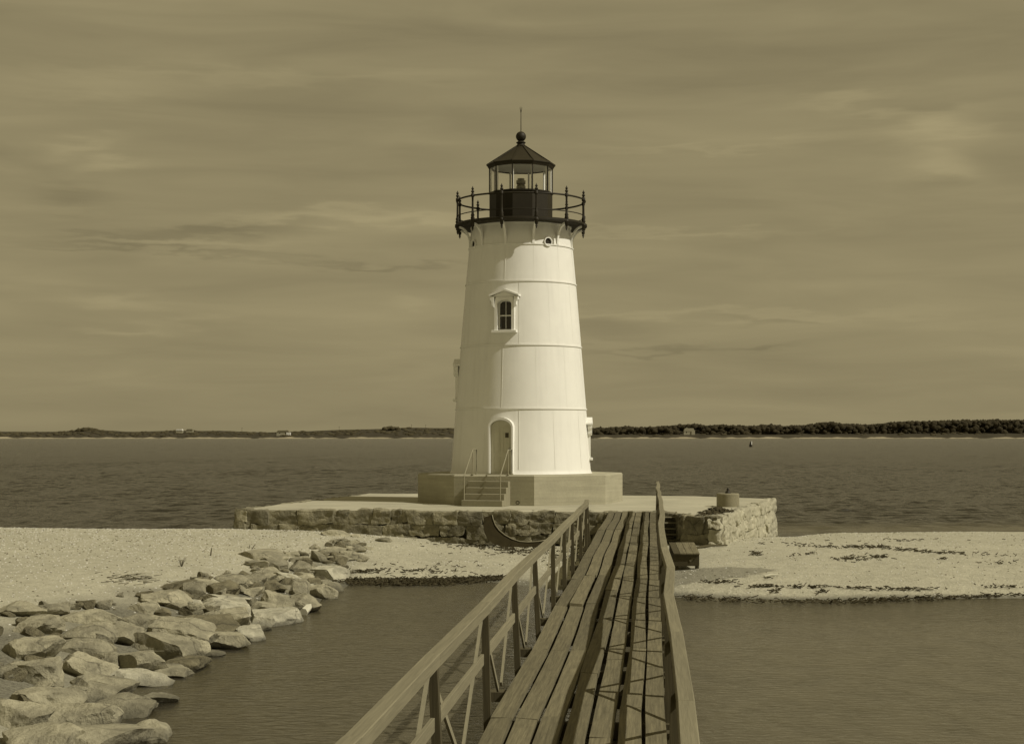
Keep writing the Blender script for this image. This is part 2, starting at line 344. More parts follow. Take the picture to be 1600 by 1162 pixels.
def sandmat():
    m = bpy.data.materials.new('sand'); m.use_nodes = True; t = m.node_tree; t.nodes.clear()
    out = N(t, 'ShaderNodeOutputMaterial'); p = N(t, 'ShaderNodeBsdfPrincipled'); t.links.new(p.outputs[0], out.inputs[0])
    g = N(t, 'ShaderNodeNewGeometry'); P = g.outputs['Position']; s = N(t, 'ShaderNodeSeparateXYZ'); t.links.new(P, s.inputs[0])
    def nz(sc_, det=6, ro=.6):
        n = N(t, 'ShaderNodeTexNoise'); n.inputs['Scale'].default_value = sc_; n.inputs['Detail'].default_value = det; n.inputs['Roughness'].default_value = ro
        t.links.new(P, n.inputs['Vector']); return n.outputs[0]
    big, mid, fine, grit = nz(.35), nz(2.2), nz(14), nz(45, 3)
    f = M_(t, 'ADD', 1.0, M_(t, 'MULTIPLY', M_(t, 'SUBTRACT', big, .5), .35))
    f = M_(t, 'ADD', f, M_(t, 'MULTIPLY', M_(t, 'SUBTRACT', mid, .5), .5))
    f = M_(t, 'ADD', f, M_(t, 'MULTIPLY', M_(t, 'SUBTRACT', fine, .5), .95))
    f = M_(t, 'ADD', f, M_(t, 'MULTIPLY', M_(t, 'SUBTRACT', grit, .5), 1.0))
    rp = N(t, 'ShaderNodeAttribute', attribute_name='gravel_shade'); f = M_(t, 'MULTIPLY', f, M_(t, 'SUBTRACT', 1.0, M_(t, 'MULTIPLY', rp.outputs['Fac'], M_(t, 'MULTIPLY', fine, 1.15, clamp=True))))
    # wet sand at the edge of the water
    z = M_(t, 'ADD', s.outputs[2], M_(t, 'MULTIPLY', M_(t, 'SUBTRACT', big, .5), .12))
    mr = N(t, 'ShaderNodeMapRange'); mr.interpolation_type = 'SMOOTHSTEP'; t.links.new(z, mr.inputs[0])
    mr.inputs[1].default_value = .02; mr.inputs[2].default_value = .11; mr.inputs[3].default_value = .45; mr.inputs[4].default_value = 1
    f = M_(t, 'MULTIPLY', f, mr.outputs[0])
    # patch of wet shingle below the timber box
    a = M_(t, 'POWER', M_(t, 'ABSOLUTE', M_(t, 'DIVIDE', M_(t, 'SUBTRACT', s.outputs[0], 4.6), 2.7)), 2.0)
    b = M_(t, 'POWER', M_(t, 'ABSOLUTE', M_(t, 'DIVIDE', M_(t, 'SUBTRACT', M_(t, 'SUBTRACT', s.outputs[1], M_(t, 'MULTIPLY', s.outputs[0], .25)), 43.0), 1.25)), 2.0)
    e = M_(t, 'ADD', M_(t, 'ADD', a, b), M_(t, 'MULTIPLY', M_(t, 'SUBTRACT', mid, .5), 1.4))
    mr2 = N(t, 'ShaderNodeMapRange'); mr2.interpolation_type = 'SMOOTHSTEP'; t.links.new(e, mr2.inputs[0])
    mr2.inputs[1].default_value = .8; mr2.inputs[2].default_value = 1.2; mr2.inputs[3].default_value = .62; mr2.inputs[4].default_value = 1
    f = M_(t, 'MULTIPLY', f, mr2.outputs[0])
    c = N(t, 'ShaderNodeVectorMath', operation='SCALE'); c.inputs[0].default_value = alb(.40)[:3]; t.links.new(f, c.inputs['Scale'])
    t.links.new(c.outputs[0], p.inputs['Base Color']); p.inputs['Roughness'].default_value = .95; p.inputs['Specular IOR Level'].default_value = .15
    h = M_(t, 'ADD', M_(t, 'ADD', M_(t, 'MULTIPLY', mid, 1.6), M_(t, 'MULTIPLY', fine, .7)), M_(t, 'MULTIPLY', grit, .3))
    bp = N(t, 'ShaderNodeBump'); bp.inputs['Strength'].default_value = .75; bp.inputs['Distance'].default_value = .09
    t.links.new(h, bp.inputs['Height']); t.links.new(bp.outputs[0], p.inputs['Normal']); return m
SAND = sandmat()
xs = stretch(-19, 19, .17, -9000, 9000); ys = stretch(14, 72, .2, -3000, 14000)
def gravel_shade(X, Y):                 # darkens the pebbly ground between the riprap boulders, standing in for crevice shade
    xw = np.interp(Y, [10,16,21,26,31.8,38.5,45,52], [-9.8,-7.2,-6.5,-6.4,-6.1,-4.9,-4.7,-4.4]); wd = np.interp(Y, [10,22,30,35,45,52], [6,4.4,3.0,2.4,1.7,.7])
    t = (xw - X)/wd + vn(X, Y, 1.4, 9)*.5
    return np.clip(1.25 - np.abs(t-.5)*1.6, 0, 1)*np.clip((50-Y)/4, 0, 1)
go = link('ground', gridmesh('ground', xs, ys, ground, ('gravel_shade', gravel_shade)), SAND); tag(go, kind='structure')
go['label'] = 'pale sandy beach and spit sloping under the water'

def watermat():
    m = bpy.data.materials.new('sea_water'); m.use_nodes = True; t = m.node_tree; t.nodes.clear()
    out = N(t, 'ShaderNodeOutputMaterial')
    g = N(t, 'ShaderNodeNewGeometry'); P = g.outputs['Position']
    at = N(t, 'ShaderNodeAttribute', attribute_name='depth'); dep = at.outputs['Fac']
    def nz(sx, sy, det=3, dist=.4):
        mp = N(t, 'ShaderNodeMapping'); mp.inputs['Scale'].default_value = (sx, sy, 1); mp.inputs['Rotation'].default_value = (0, 0, R(4)); t.links.new(P, mp.inputs[0])
        n = N(t, 'ShaderNodeTexNoise'); n.inputs['Scale'].default_value = 1; n.inputs['Detail'].default_value = det; n.inputs['Distortion'].default_value = dist
        t.links.new(mp.outputs[0], n.inputs['Vector']); return n.outputs[0]
    small = nz(3.2, 6.5, 5); midw = nz(1.5, .7, 4); bigw = nz(.7, .22, 4); huge = nz(.02, .008, 4)
    open_ = N(t, 'ShaderNodeMapRange'); t.links.new(dep, open_.inputs[0])
    open_.inputs[1].default_value = .5; open_.inputs[2].default_value = 2.0; open_.inputs[3].default_value = .12; open_.inputs[4].default_value = 1.0
    h = M_(t, 'MULTIPLY', small, .075)
    h = M_(t, 'ADD', h, M_(t, 'MULTIPLY', M_(t, 'MULTIPLY', midw, .34), open_.outputs[0]))
    h = M_(t, 'ADD', h, M_(t, 'MULTIPLY', M_(t, 'MULTIPLY', huge, 2.0), open_.outputs[0]))
    h = M_(t, 'ADD', h, M_(t, 'MULTIPLY', M_(t, 'MULTIPLY', bigw, .28), open_.outputs[0]))
    bp = N(t, 'ShaderNodeBump'); bp.inputs['Strength'].default_value = 1.0; bp.inputs['Distance'].default_value = 1.0; t.links.new(h, bp.inputs['Height'])
    # body of the water: clear where shallow, dark where deep
    op = N(t, 'ShaderNodeMapRange'); t.links.new(dep, op.inputs[0]); op.inputs[1].default_value = 0; op.inputs[2].default_value = .9; op.inputs[3].default_value = .12; op.inputs[4].default_value = 1.0
    dk = N(t, 'ShaderNodeMapRange'); t.links.new(dep, dk.inputs[0]); dk.inputs[1].default_value = .6; dk.inputs[2].default_value = 2.5; dk.inputs[3].default_value = .118; dk.inputs[4].default_value = .032
    wv = M_(t, 'ADD', .62, M_(t, 'ADD', M_(t, 'MULTIPLY', M_(t, 'SUBTRACT', huge, .3), .6), M_(t, 'MULTIPLY', M_(t, 'SUBTRACT', midw, .3), .6)))
    dcol = N(t, 'ShaderNodeVectorMath', operation='SCALE'); dcol.inputs[0].default_value = (1.12, 1.0, .62); t.links.new(M_(t, 'MULTIPLY', dk.outputs[0], wv), dcol.inputs['Scale'])
    df = N(t, 'ShaderNodeBsdfDiffuse'); t.links.new(dcol.outputs[0], df.inputs[0])
    tr = N(t, 'ShaderNodeBsdfTransparent'); tr.inputs[0].default_value = (.62, .58, .42, 1)
    m1 = N(t, 'ShaderNodeMixShader'); t.links.new(op.outputs[0], m1.inputs[0]); t.links.new(tr.outputs[0], m1.inputs[1]); t.links.new(df.outputs[0], m1.inputs[2])
    gl = N(t, 'ShaderNodeBsdfGlossy'); gl.inputs['Roughness'].default_value = .22; gl.inputs['Color'].default_value = (1, 1, 1, 1); t.links.new(bp.outputs[0], gl.inputs['Normal'])
    fr = N(t, 'ShaderNodeFresnel'); fr.inputs[0].default_value = 1.33; t.links.new(bp.outputs[0], fr.inputs['Normal'])
    fac = M_(t, 'MULTIPLY', fr.outputs[0], .74)       # steep ripple faces keep the sea from mirroring at grazing angles
    m2 = N(t, 'ShaderNodeMixShader'); t.links.new(fac, m2.inputs[0]); t.links.new(m1.outputs[0], m2.inputs[1]); t.links.new(gl.outputs[0], m2.inputs[2])
    t.links.new(m2.outputs[0], out.inputs[0]); return m
WATER = watermat()
def wavemesh():
    rows = [5.0]; st_ = []
    while rows[-1] < 14000:
        y = rows[-1]; dy = .40 if y < 56 else (.24 if y < 150 else .24*(y/150)**1.15)
        if y > 900: dy = y*.06
        rows.append(y+dy); st_.append(dy)
    st_.append(st_[-1]); ys_ = np.array(rows); dys = np.array(st_)
    u = list(np.linspace(-.33, .33, 620)); g = .0015; v = .33; ext = []
    while v < 9: g *= 1.35; v += g; ext.append(v)
    u = np.array(sorted([-e for e in ext] + u + ext))
    U, Y = np.meshgrid(u, ys_); X = (Y+20)*U; DY = np.repeat(dys[:, None], len(u), 1)
    dep = np.maximum(-ground(X.ravel(), Y.ravel()).reshape(X.shape), 0) if False else None
    dep = np.zeros(X.shape); near = ys_ < 80
    dep[near] = np.maximum(-ground(X[near], Y[near]), 0); dep[~near] = 4.0
    openw = np.clip((dep-.15)/1.2, 0, 1)*(Y > 55)
    rs = np.random.RandomState(8); Z = np.zeros(X.shape); comps = 46
    for k in range(comps):
        lam = .5*(3.2/.5)**(k/(comps-1)); a = rs.normal(R(-70), .7); kk = 2*math.pi/lam; amp = .0050*lam**.9
        w = np.clip(lam/(2.6*DY) - 1, 0, 1) * np.exp(-(Y/1400)**2)
        grp = 1 + .5*np.sin(X*kk*.09*math.cos(a+1) + Y*kk*.09*math.sin(a+1) + rs.uniform(0, 6.28))
        Z += amp*w*grp*np.sin((X*math.cos(a) + Y*math.sin(a))*kk + rs.uniform(0, 6.28))
    Z = Z*openw
    co = np.stack([X, Y, Z], -1).reshape(-1, 3); ny, nx = X.shape; i = np.arange(nx*ny).reshape(ny, nx)
    f = np.stack([i[:-1,:-1], i[:-1,1:], i[1:,1:], i[1:,:-1]], -1).reshape(-1, 4)
    me = bpy.data.meshes.new('water'); me.vertices.add(len(co)); me.vertices.foreach_set('co', co.ravel())
    me.loops.add(f.size); me.loops.foreach_set('vertex_index', f.ravel().astype(np.int32))
    me.polygons.add(len(f)); me.polygons.foreach_set('loop_start', np.arange(0, f.size, 4)); me.polygons.foreach_set('loop_total', np.full(len(f), 4))
    me.polygons.foreach_set('use_smooth', np.ones(len(f), bool)); me.update(calc_edges=True)
    at = me.attributes.new('depth', 'FLOAT', 'POINT'); at.data.foreach_set('value', dep.ravel().astype(np.float32))
    print('water quads', len(f)); return me
wo = link('water', wavemesh(), WATER); tag(wo, kind='structure')
wo['label'] = 'rippled grey brown sea around the beach'

# ------------------------------------------------------------------ far shore
FD = 3000.0; PXM = FD / F
prof = [(-60,674,0),(60,674,0),(95,674,0),(120,671,0),(135,668.5,0),(150,670,0),(165,672,0),(200,674,0),(250,673,0),(275,672,0),(330,672.5,0),(420,675,0),(450,674,0),(500,672,0),(540,670.5,0),
        (590,669.5,0),(640,667.5,0),(708,667.5,0),(760,668,0),(860,671,0),(922,673,0),(1000,672,0),(1070,671,0),(1150,672,0),(1280,670,0),(1380,668,0),(1500,667,0),(1700,667,0)]
PX_ = [p[0] for p in prof]; PZ_ = [(HOR - p[1])*PXM*1.0 + EYE for p in prof]
PZ_ = [max(z, 2) for z in PZ_]
def hillz(X, Y):
    xp = X / Y * F + 800; top = np.interp(xp, PX_, PZ_)
    t = np.clip((Y - 2990) / 190, 0, 1); t2 = np.clip((Y - 2990) / 12, 0, 1)
    z = -1 + 2.6*t2 + (top - 1.6) * (t**.6) * np.clip(1 - np.clip((Y-3400)/900, 0, 1)*.6, 0, 1)
    return z + (vn(X, Y, .05, 11)*1.2 + vn(X, Y, .15, 12)*.6) * t2 * np.clip(t*3, 0, 1)
def hillmat():
    m = bpy.data.materials.new('moorland'); m.use_nodes = True; t = m.node_tree; t.nodes.clear()
    out = N(t, 'ShaderNodeOutputMaterial'); p = N(t, 'ShaderNodeBsdfPrincipled'); t.links.new(p.outputs[0], out.inputs[0])
    g = N(t, 'ShaderNodeNewGeometry'); s = N(t, 'ShaderNodeSeparateXYZ'); t.links.new(g.outputs['Position'], s.inputs[0])
    n = N(t, 'ShaderNodeTexNoise'); n.inputs['Scale'].default_value = .03; n.inputs['Detail'].default_value = 8; t.links.new(g.outputs['Position'], n.inputs['Vector'])
    z = M_(t, 'ADD', s.outputs[2], M_(t, 'MULTIPLY', M_(t, 'SUBTRACT', n.outputs[0], .50), -9))
    mr = N(t, 'ShaderNodeMapRange'); mr.interpolation_type = 'SMOOTHSTEP'; t.links.new(z, mr.inputs[0]); mr.inputs[1].default_value = .9; mr.inputs[2].default_value = 2.4; mr.inputs[3].default_value = .25; mr.inputs[4].default_value = .055
    f = M_(t, 'MULTIPLY', mr.outputs[0], M_(t, 'ADD', .55, M_(t, 'MULTIPLY', n.outputs[0], .9)))
    c = N(t, 'ShaderNodeVectorMath', operation='SCALE'); c.inputs[0].default_value = (1.12, 1, .68); t.links.new(f, c.inputs['Scale'])
    t.links.new(c.outputs[0], p.inputs['Base Color']); p.inputs['Roughness'].default_value = 1; p.inputs['Specular IOR Level'].default_value = 0; return m
hx = np.arange(-1400, 1400, 6.0); hy = np.concatenate([np.arange(2988, 3010, 3), np.arange(3010, 3250, 12), np.arange(3250, 4400, 90)])
ho = link('hills', gridmesh('hills', hx, hy, hillz), hillmat()); tag(ho, 'low moorland shore with a pale beach line across the water', kind='structure')
def clumps(name, spots, m, label, cat):
    base = bmesh.new(); bmesh.ops.create_icosphere(base, subdivisions=2, radius=1); bv = [v.co.copy() for v in base.verts]; bf = [[v.index for v in f.verts] for f in base.faces]; base.free()
    mb = MB()
    for (x, y, z, r, hh) in spots:
        sd = random.uniform(0, 99)
        mb.add([(x + v.x*r*(1+.5*noise.noise(v*2.2+Vector((sd,0,0)))), y + v.y*r*.8, z + v.z*hh*(1+.6*noise.noise(v*2.5+Vector((0,sd,0))))) for v in bv], bf)
    o = mb.obj(name, m, fix=False); tag(o, label, cat, kind='stuff'); return o
sp = []
wtop = [(905,669.5),(940,668.5),(985,667),(1000,668.5),(1020,667),(1050,665.5),(1068,664),(1085,662.5),(1100,665),(1130,664.5),(1160,666),(1190,665),(1206,663.5),(1222,666),(1240,665.5),(1270,663),(1282,660.5),(1300,660),(1315,662.5),(1330,663),(1350,664),(1370,663),(1395,660),(1420,658.5),(1450,659),(1480,657.5),(1520,657),(1640,656)]
for k in range(4600):
    xp = random.uniform(900, 1640); ty = float(np.interp(xp, [a for a, b in wtop], [b for a, b in wtop]))
    d = random.uniform(3050, 3300); top = (HOR - ty)*d/F + EYE; u = random.random()
    r = random.uniform(4.5, 10); r *= .68; hh = r*random.uniform(.7, 1.0); zmin = 3.5 if xp < 1330 else 2
    z = (top - hh*.9 + random.uniform(-1.6, .6) + (random.uniform(.5, 2.6) if random.random() < .08 else 0)) if u < .45 else random.uniform(zmin, max(top-hh, zmin+1))
    if u >= .45 and 1058 < xp < 1098: continue
    d = d if u < .45 else random.uniform(3030, 3120)
    sp.append(((xp-800)/F*d, d, z, r, hh))
clumps('wooded_shore', sp, TREEM, 'dark wooded far shore to the right of the lighthouse', 'woodland')
sp = []
for k in range(700):
    xp = random.uniform(-60, 715) if k < 560 else random.uniform(905, 1600); d = random.uniform(3003, 3150)
    X = (xp-800)/F*d; z = float(hillz(np.array([X]), np.array([d]))[0]); r = random.uniform(1.5, 4.5)
    sp.append((X, d, z+.2, r*1.5, r*.55))
for (cx_, n, wd, hh, ty) in ((136, 26, 14, 5, 669), (610, 18, 12, 4, 667)):
    for k in range(n):
        d = random.uniform(3100, 3180); xp = cx_ + random.uniform(-wd, wd)
        sp.append(((xp-800)/F*d, d, (HOR-ty)*d/F + EYE - hh*.6 - abs(xp-cx_)*.15, 6, hh))
clumps('shore_scrub', sp, SCRUB, 'low dark scrub scattered along the far shore', 'scrub')
def cottage(xp, w, yb, hw, hr, label, d=3040, pale_gable=False, dep=9, chim=None, roofm=None):
    X = (xp-800)/F*d; z = EYE + (HOR-yb)*d/F; o = empty('cottage', (X, d, z)); tag(o, label, 'house', 'cottages on the far shore')
    w = w*d/F
    MB().box(-w/2, w/2, 0, dep, -4, hw).obj('wall', HPALE if pale_gable else HWALL, o)
    a = .5; MB().prism([(-w/2-a, hw), (w/2+a, hw), (w/2-w*.12, hw+hr), (-w/2+w*.12, hw+hr)], -a, dep+a).obj('roof', roofm or HROOF, o)
    if chim: MB().box(w*chim-.7, w*chim+.7, dep*.4, dep*.4+1.2, hw+hr*.5, hw+hr+1.6).obj('chimney', HWALL, o)
    for k in (-.25, .2): MB().box(w*k-.8, w*k+.8, -.1, .1, hw*.35, hw*.8).obj('window', DGLASS, o)
    return o
cottage(280, 10, 673.5, 1.5, 2.6, 'small cottage with a pale roof, left one of a pair on the low far shore', d=3090, roofm=HPALE)
cottage(296, 10, 673.5, 1.5, 2.6, 'small cottage with a dark roof, right one of a pair on the low far shore', d=3090)
c = cottage(442, 20, 678, 3.4, 3.6, 'long dark house with a pale end, alone at the water of the left far shore', d=3020, chim=.3)
MB().box(6.5, 14, -.9, 8, -3, 3.2).obj('wing', HPALE, c)
c = cottage(1077, 17, 677.5, 4.6, 6.0, 'pale roofed house standing among the trees of the right far shore', d=3025, roofm=mat('cottage_roof_pale', .27, .08, .2, bump=0), chim=-.2)
MB().box(4, 10.6, -1.2, 6, -3, 5.2).obj('wing', HWALL, c)
for k, xp in enumerate((530, 643, 665, 378)):
    d = 3140; X = (xp-800)/F*d; z = float(hillz(np.array([X]), np.array([d]))[0])
    o = empty('utility_pole', (X, d, z)); tag(o, ['thin utility pole left of the dark clump on the left far shore', 'thin utility pole on the left far shore, middle one of three left of the tower', 'thin utility pole on the far shore nearest the left side of the tower', 'thin utility pole on the far shore between the cottage pair and the long house'][k], 'pole', 'utility poles on the far shore')
    MB().tube([(0,0,-1),(0,0,9)], .22, 6).obj('pole', DARKW, o); MB().box(-1.2, 1.2, -.15, .15, 7.9, 8.2).obj('crossarm', DARKW, o)

# buoy
bu = empty('buoy', (93.8, 631, 0)); tag(bu, 'dark can buoy floating alone in the sea right of the lighthouse', 'buoy')
MB().lathe([(.55,-.4),(.6,.1),(.6,.9),(.4,1.3),(.22,1.9),(0,2.3)], 16).obj('float', BLACK, bu, smooth=40)
MB().box(.1, .45, -.62, -.3, .9, 2.2).obj('sunlit_strip', WTRIM, bu)  # white strip stands in for sunlight on the buoy's right side

# ------------------------------------------------------------------ lighthouse
AX, AY = .36, 64.7; ZP = 2.684; ZD = 1.53
LH = empty('lighthouse', (AX, AY, ZP)); tag(LH, 'white conical iron lighthouse with black lantern on an octagonal concrete plinth', 'lighthouse')
RZ = [(2.684,2.86),(2.80,2.81),(5.25,2.63),(7.73,2.43),(10.23,2.22),(11.68,2.09),(12.53,2.0)]
def rad(z): return float(np.interp(z, [a for a, b in RZ], [b for a, b in RZ]))
L = lambda z: z - ZP
def cut(me, phi, r_front, depth, hw, zb, hs, rise):
    # pocket for a window or the door
    a = bpy.data.objects.new('tmp', me); COL.objects.link(a)
    c = MB().prism(arch(hw, zb, zb+hs, rise), -r_front-.3, -r_front+depth).obj('tmpc', None, rot=(0, 0, R(phi)))
    md = a.modifiers.new('b', 'BOOLEAN'); md.operation = 'DIFFERENCE'; md.solver = 'EXACT'; md.object = c
    bpy.context.view_layer.update(); dg = bpy.context.evaluated_depsgraph_get()
    out = bpy.data.meshes.new_from_object(a.evaluated_get(dg)); bpy.data.objects.remove(a); bpy.data.objects.remove(c)
    out.materials.clear(); return out
def arch(hw, z0, zs, rise, n=12):
    pts = [(-hw, z0), (-hw, zs)]
    for k in range(1, n): a = math.pi*(1 - k/n); pts.append((hw*math.cos(a), zs + rise*math.sin(a)))
    return pts + [(hw, zs), (hw, z0)]
OPEN = []
for (ph, zs_, wi) in ((-15.7, 8.17, 2), (-94, 5.55, 1), (89, 3.20, 0)):
    OPEN.append((ph, zs_-ZP+.10, rad(zs_)+(.06 if wi == 2 else .01), .42, .284, 1.02, .158, 0, 0, wi))
OPEN.append((-16.3, .0, 2.89, .24, .43, 1.80, .30, 0, 0, 0))
cuts = [2.684, 5.25, 7.73, 10.23, 11.68, 12.53]
for i in range(5):
    z0, z1 = cuts[i], cuts[i+1]
    pr = [(rad(z0)-.1, L(z0))]
    if i == 0: pr += [(2.87, L(z0)), (2.83, L(z0)+.06), (2.80, L(z0)+.16)]
    else: pr += [(rad(z0), L(z0))]
    pr += [(rad(z1), L(z1)-.05), (rad(z1)+.032, L(z1)-.045), (rad(z1)+.032, L(z1)), (rad(z1)-.1, L(z1))]
    me = MB().lathe(pr, 96).mesh('wall_ring')
    for (ph, zb_, r_f, depth, hw_, hh_, ri, z_, rs_, wi) in OPEN:
        if wi == i: me = cut(me, ph, r_f, depth, hw_, zb_, hh_, ri)
    me.polygons.foreach_set('use_smooth', [True]*len(me.polygons)); me.set_sharp_from_angle(angle=R(25))
    link('wall_ring', me, WHITE, LH)
    for k in range(12):          # seams between the iron plates
        a = R(13 + 30*k + (15 if i in (0, 2) else 0)) if i != 4 else R(13+30*k)
        if any(w_[9] == i and abs((math.degrees(a)-w_[0]+180) % 360 - 180) < 13 for w_ in OPEN): continue
        mb = MB(); s, c_ = math.sin(a), math.cos(a); thin = (k % 12 != 11)
        for zz0, zz1 in ((z0+.2 if i == 0 else z0+.01, z1-.05),):
            p0 = Vector((rad(zz0)*s, -rad(zz0)*c_, L(zz0))); p1 = Vector((rad(zz1)*s, -rad(zz1)*c_, L(zz1)))
            mb.bar(p0, p1, .018 if not thin else .012, .012 if not thin else .0018, up=Vector((s, -c_, 0)))
        mb.obj('seam', WHITE, LH)
# portholes
for a in (29.8, -62.6, 119.8, -152.6):
    zc = 11.76; r0 = rad(zc)
    rm = Matrix.Rotation(R(90), 4, 'X')
    def ringm(r1, r2, y0, y1, n=24):
        inner = [(r1*math.cos(2*math.pi*k/n), r1*math.sin(2*math.pi*k/n)) for k in range(n)]
        outer = [(r2*math.cos(2*math.pi*k/n), r2*math.sin(2*math.pi*k/n)) for k in range(n)]
        return MB().band(inner, outer, y0, y1, True)
    p = ringm(.145, .18, -r0-.07, -r0+.12).obj('porthole', WTRIM, LH, loc=(0,0,L(zc)), rot=(0,0,R(a)), smooth=40)
    MB().prism([(.144*math.cos(2*math.pi*k/24), .144*math.sin(2*math.pi*k/24)) for k in range(24)], -r0-.012, -r0+.1).obj('pane', BLACK, p)
# windows
def window(phi, zs0):
    """zs0: height of the sill above the plinth"""
    zb = zs0 + .10; r0 = rad(zs0 + ZP) + (.06 if phi == -15.7 else .01); rot = (0, 0, R(phi))
    inner = arch(.285, zb, zb+1.02, .16); outer = [(-.40, zb), (-.40, zb+1.02)] + [(-.40+.80*k/12, zb+1.30) for k in range(1, 12)] + [(.40, zb+1.02), (.40, zb)]
    w = MB().band(inner, outer, -r0, -r0+.45, False).obj('window', WTRIM, LH, rot=rot, bevel=0)
    MB().box(-.50, .50, -r0-.09, -r0+.4, zs0, zs0+.098).obj('sill', WTRIM, w, bevel=.008)
    h = MB(); ze = zb + 1.31; hr = [(-.60, ze), (-.60, ze+.07), (0, ze+.31), (.60, ze+.07), (.60, ze), (0, ze+.21)]
    h.prism(hr, -r0-.08, -r0+.6); h.obj('hood', WTRIM, w, bevel=.006)
    MB().prism([(-.52, ze), (.52, ze), (0, ze+.205)], -r0+.0, -r0+.5).obj('gable', WTRIM, w)
    for s in (-1, 1):
        b = MB().prism([(s*.405, ze-.002), (s*.56, ze-.002), (s*.56, ze-.12), (s*.50, ze-.2), (s*.49, ze-.34), (s*.405, ze-.42)], -r0-.06, -r0+.12); b.obj('bracket', WTRIM, w)
    yg = -r0 + .26
    sash = MB().band(arch(.245, zb+.05, zb+1.0, .14), arch(.284, zb+.005, zb+1.02, .158), yg, yg+.06, True)
    sash.box(-.010, .010, yg-.01, yg+.05, zb+.05, zb+1.14); sash.box(-.245, .245, yg-.015, yg+.05, zb+.555, zb+.60)
    sash.obj('sash', WTRIM, w)
    for (x0, x1) in ((-.245, -.010), (.010, .245)):
        MB().box(x0, x1, yg+.03, yg+.036, zb+.05, zb+.555).obj('pane', DGLASS, w)
        MB().box(x0, x1, yg+.03, yg+.036, zb+.60, zb+1.1).obj('pane', DGLASS, w)
    return w
window(-15.7, 8.17-ZP); window(-94, 5.55-ZP); window(89, 3.20-ZP)
# door
rd = 2.89; dphi = (0, 0, R(-16.3))
dr = MB().band(arch(.43, 0, 1.80, .30), arch(.50, 0, 1.82, .38), -rd, -rd+.5, False).obj('door_casing', WTRIM, LH, rot=dphi, smooth=30)
dz = MB().prism(arch(.43, .02, 1.79, .30), -rd+.15, -rd+.22).obj('door', DOORM, LH, rot=dphi)
for (x0, x1, z0, z1) in ((-.34,-.06,.15,.68),(.06,.34,.15,.68),(-.34,-.06,.82,1.85),(.06,.34,.82,1.85)):
    MB().band([(x0+.03,z0+.03),(x1-.03,z0+.03),(x1-.03,z1-.03),(x0+.03,z1-.03)], [(x0,z0),(x1,z0),(x1,z1),(x0,z1)], -rd+.135, -rd+.152, True).obj('panel', DOORM, dz)
MB().box(.16, .29, -rd+.128, -rd+.149, 1.42, 1.60).obj('notice', PLAQ, dz)
MB().tube([(.36,-rd+.15,.98),(.36,-rd+.09,.98),(.30,-rd+.09,.98)], .018, 8).obj('handle', BLACK, dz)
MB().box(-.50, .50, -rd-.10, -rd+.3, .0, .04).obj('threshold', STEPM, LH, rot=dphi)
# plinth
def octo(rr, z): return [(rr*math.sin(R(6.6+45*k)), -rr*math.cos(R(6.6+45*k)), z) for k in range(8)]
pl = MB(); H0 = ZD - ZP - .02
vs = octo(4.15, H0) + octo(4.15, -.05) + octo(4.10, 0)
fs = [tuple(range(7, -1, -1)), tuple(range(16, 24))]
for q in (0, 8): fs += [(q+k, q+(k+1)%8, q+8+(k+1)%8, q+8+k) for k in range(8)]
pl.add(vs, fs); pl.obj('plinth', CONC, LH)
# steps in front of the door (run towards -16 degrees)
ap = 4.15*math.cos(R(22.5)); st = empty('steps', (0, 0, 0), R(-15.9), LH)
rs = 1.155/5
for k in range(1, 5):                 # k steps below the plinth top
    MB().box(-.95, .65, -ap-.27*k, -ap-.27*(k-1)+.0, ZD-ZP, -rs*k+.0).obj('step', STEPM, st, bevel=.012)
# pipe handrails
for xh in (-.86, .55):
    mb = MB(); y0, y1, y2 = -ap+.55, -ap+.05, -ap-1.0
    mb.tube([(xh, y0, 0), (xh, y0, .96), (xh, y1, .96), (xh, y2, -.0), (xh, y2-.02, -rs*4)], .022, 8)
    mb.tube([(xh, y1, 0), (xh, y1, .95)], .022, 8)
    for (yy, zz) in ((y0, 0), (y1, 0)): mb.tube([(xh, yy, 0), (xh, yy, .03)], .05, 8)
    mb.obj('handrail', GALV, LH, rot=(0, 0, R(-15.9)), smooth=40)
rb = MB(); rb.torus(.06, .014, 0, 16, 6); rbm = rb.obj('mooring_ring', RUST, LH, loc=(-.15-.0, -4.05, ZD-ZP+.12), rot=(R(90), 0, 0)); rbm.parent = LH
# gallery
ZG = 12.53
gd = MB().lathe([(1.2, L(ZG)), (2.60, L(ZG)), (2.66, L(ZG)+.03), (2.66, L(ZG)+.10), (2.60, L(ZG)+.13), (1.2, L(ZG)+.13)], 96).obj('gallery_deck', BLACK, LH, smooth=30)
MB().torus(2.58, .036, L(13.58), 96).obj('top_rail', BLACK, LH, smooth=True)
MB().torus(2.58, .020, L(12.95), 96, 6).obj('lower_rail', BLACK, LH, smooth=True)
pp = [(0,-.34),(.025,-.32),(.02,-.28),(.05,-.25),(.03,-.20),(.065,-.15),(.07,-.02),(.095,.0),(.095,.05),(.06,.10),(.085,.16),(.06,.22),(.078,.28),(.05,.34),(.042,.5),(.038,.80),(.042,.98),(.07,1.0),(.07,1.10),(.03,1.14),(.07,1.20),(.03,1.26),(.055,1.31),(.02,1.37),(0,1.43)]
pme = MB().lathe(pp, 12).mesh('gallery_post', smooth=50)
bme = MB()
